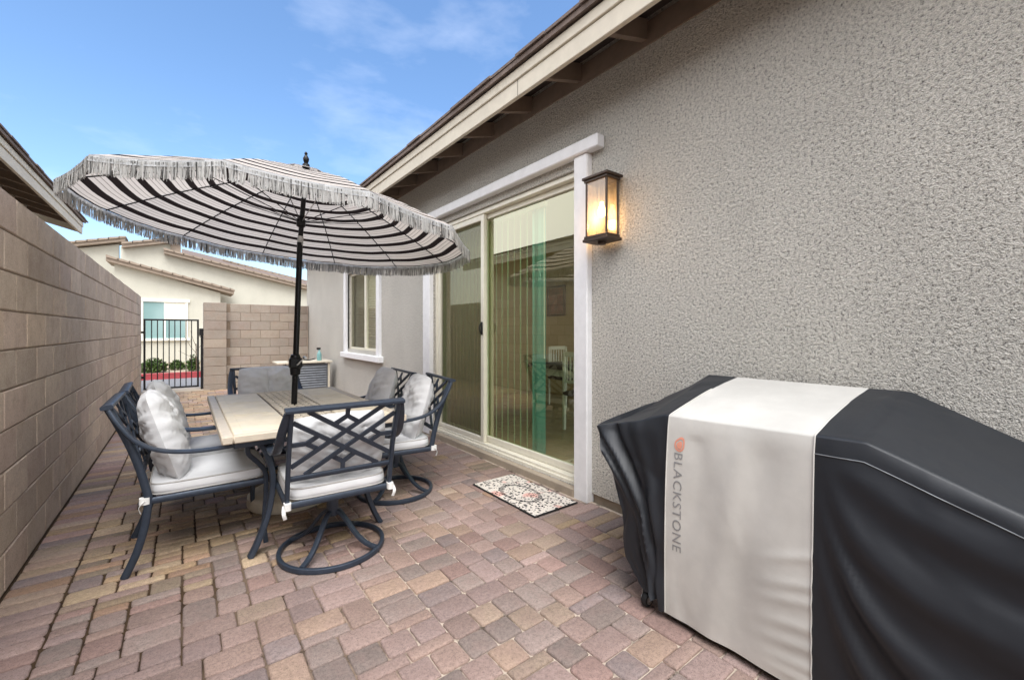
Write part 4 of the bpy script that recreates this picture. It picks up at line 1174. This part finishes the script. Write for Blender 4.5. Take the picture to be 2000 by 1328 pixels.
# casters and cart leg
for (x, y) in ((1.765, 1.245), (2.36, 1.2), (1.80, -.3), (2.36, -.3)):
    m = MB(RO); ax = Matrix.Rotation(PI/2, 3, 'X'); m.lathe([(.012, -.014), (.030, -.014), (.034, -.008), (.034, .008), (.030, .014), (.012, .014)], (x, y, .034), 24, ax); c = m.build('caster', M['rubber'], gr, 40)
    m = MB(RO); m.lathe([(.004, -.0155), (.02, -.0155), (.02, .0155), (.004, .0155)], (x, y, .034), 20, ax); m.build('hub', M['silver'], c, 40)
    m = MB(RO); m.box(x-.012, x+.012, y+.017, y+.022, .03, .085, .002); m.box(x-.012, x+.012, y-.022, y-.017, .03, .085, .002); m.lathe([(.012, .085), (.012, .12)], (x, y, 0), 12); m.tube([(x, y-.024, .034), (x, y+.03, .034)], .008, 10); m.build('caster_fork', M['silver'], c, 40)

# ------------------------------------------------------------------ world, sun, camera
w = bpy.data.worlds.new('World'); S.world = w; w.use_nodes = True
nt = w.node_tree; N = nt.nodes; bg = N['Background']
sky = N.new('ShaderNodeTexSky'); sky.sky_type = 'NISHITA'; sky.sun_disc = False
EL, AZ = 60, -160        # azimuth measured from +Y toward +X
sky.sun_elevation = R(EL); sky.sun_rotation = R(AZ); sky.air_density = 1.0; sky.dust_density = 1.5; sky.ozone_density = 1.5
tc = N.new('ShaderNodeTexCoord'); mp = N.new('ShaderNodeMapping'); mp.inputs['Scale'].default_value = (1, 1, 2.6)
nt.links.new(tc.outputs['Generated'], mp.inputs['Vector'])
nz = N.new('ShaderNodeTexNoise'); nz.inputs['Scale'].default_value = 2.6; nz.inputs['Detail'].default_value = 6; nz.inputs['Roughness'].default_value = .55; nz.inputs['Distortion'].default_value = .1
nt.links.new(mp.outputs[0], nz.inputs['Vector'])
rp = N.new('ShaderNodeValToRGB'); rp.color_ramp.elements[0].position = .52; rp.color_ramp.elements[0].color = (0, 0, 0, 1)
rp.color_ramp.elements[1].position = .80; rp.color_ramp.elements[1].color = (.19, .17, .18, 1)
nt.links.new(nz.outputs['Fac'], rp.inputs['Fac'])
# fill-light haze added to the unseen sky behind and left of the viewer
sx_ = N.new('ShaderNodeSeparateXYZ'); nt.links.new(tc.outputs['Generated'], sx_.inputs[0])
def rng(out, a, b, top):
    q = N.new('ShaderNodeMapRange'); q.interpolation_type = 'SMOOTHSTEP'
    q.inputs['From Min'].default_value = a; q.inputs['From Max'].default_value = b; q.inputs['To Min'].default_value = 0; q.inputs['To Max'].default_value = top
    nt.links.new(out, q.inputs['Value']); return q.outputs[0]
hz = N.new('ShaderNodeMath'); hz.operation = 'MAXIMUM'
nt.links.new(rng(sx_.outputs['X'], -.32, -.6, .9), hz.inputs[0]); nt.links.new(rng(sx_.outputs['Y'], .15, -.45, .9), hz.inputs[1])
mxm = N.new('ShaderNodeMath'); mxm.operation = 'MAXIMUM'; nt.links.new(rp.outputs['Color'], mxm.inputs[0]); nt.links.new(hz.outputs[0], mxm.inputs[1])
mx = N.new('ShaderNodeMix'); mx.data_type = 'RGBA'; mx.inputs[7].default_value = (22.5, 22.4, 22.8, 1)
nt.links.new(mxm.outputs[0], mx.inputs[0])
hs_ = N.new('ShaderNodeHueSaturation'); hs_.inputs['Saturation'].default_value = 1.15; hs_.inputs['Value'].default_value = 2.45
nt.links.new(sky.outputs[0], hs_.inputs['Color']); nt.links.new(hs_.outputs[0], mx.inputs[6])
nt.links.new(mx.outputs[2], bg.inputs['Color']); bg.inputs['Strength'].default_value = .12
sd = bpy.data.lights.new('sun', 'SUN'); sd.energy = 4.2; sd.angle = R(40); sd.color = (1, .985, .965)
so = bpy.data.objects.new('sun', sd); COL.objects.link(so)
d = Vector((math.sin(R(AZ))*math.cos(R(EL)), math.cos(R(AZ))*math.cos(R(EL)), math.sin(R(EL))))
so.rotation_euler = d.to_track_quat('Z', 'Y').to_euler()
cd = bpy.data.cameras.new('camera'); cam = bpy.data.objects.new('camera', cd); COL.objects.link(cam); S.camera = cam
cd.sensor_width = 36; cd.lens = 36*839/2000; cd.clip_end = 2000; cd.clip_start = .02
cam.location = (0, 0, 1.32); cam.rotation_euler = (PI/2, 0, -math.atan2(640, 839)); cd.shift_y = -19/2000
S.view_settings.view_transform = 'Standard'; S.view_settings.look = 'None'; S.view_settings.exposure = 0; S.view_settings.gamma = 1
S.cycles.max_bounces = 10; S.cycles.transparent_max_bounces = 16; S.cycles.sample_clamp_indirect = 6
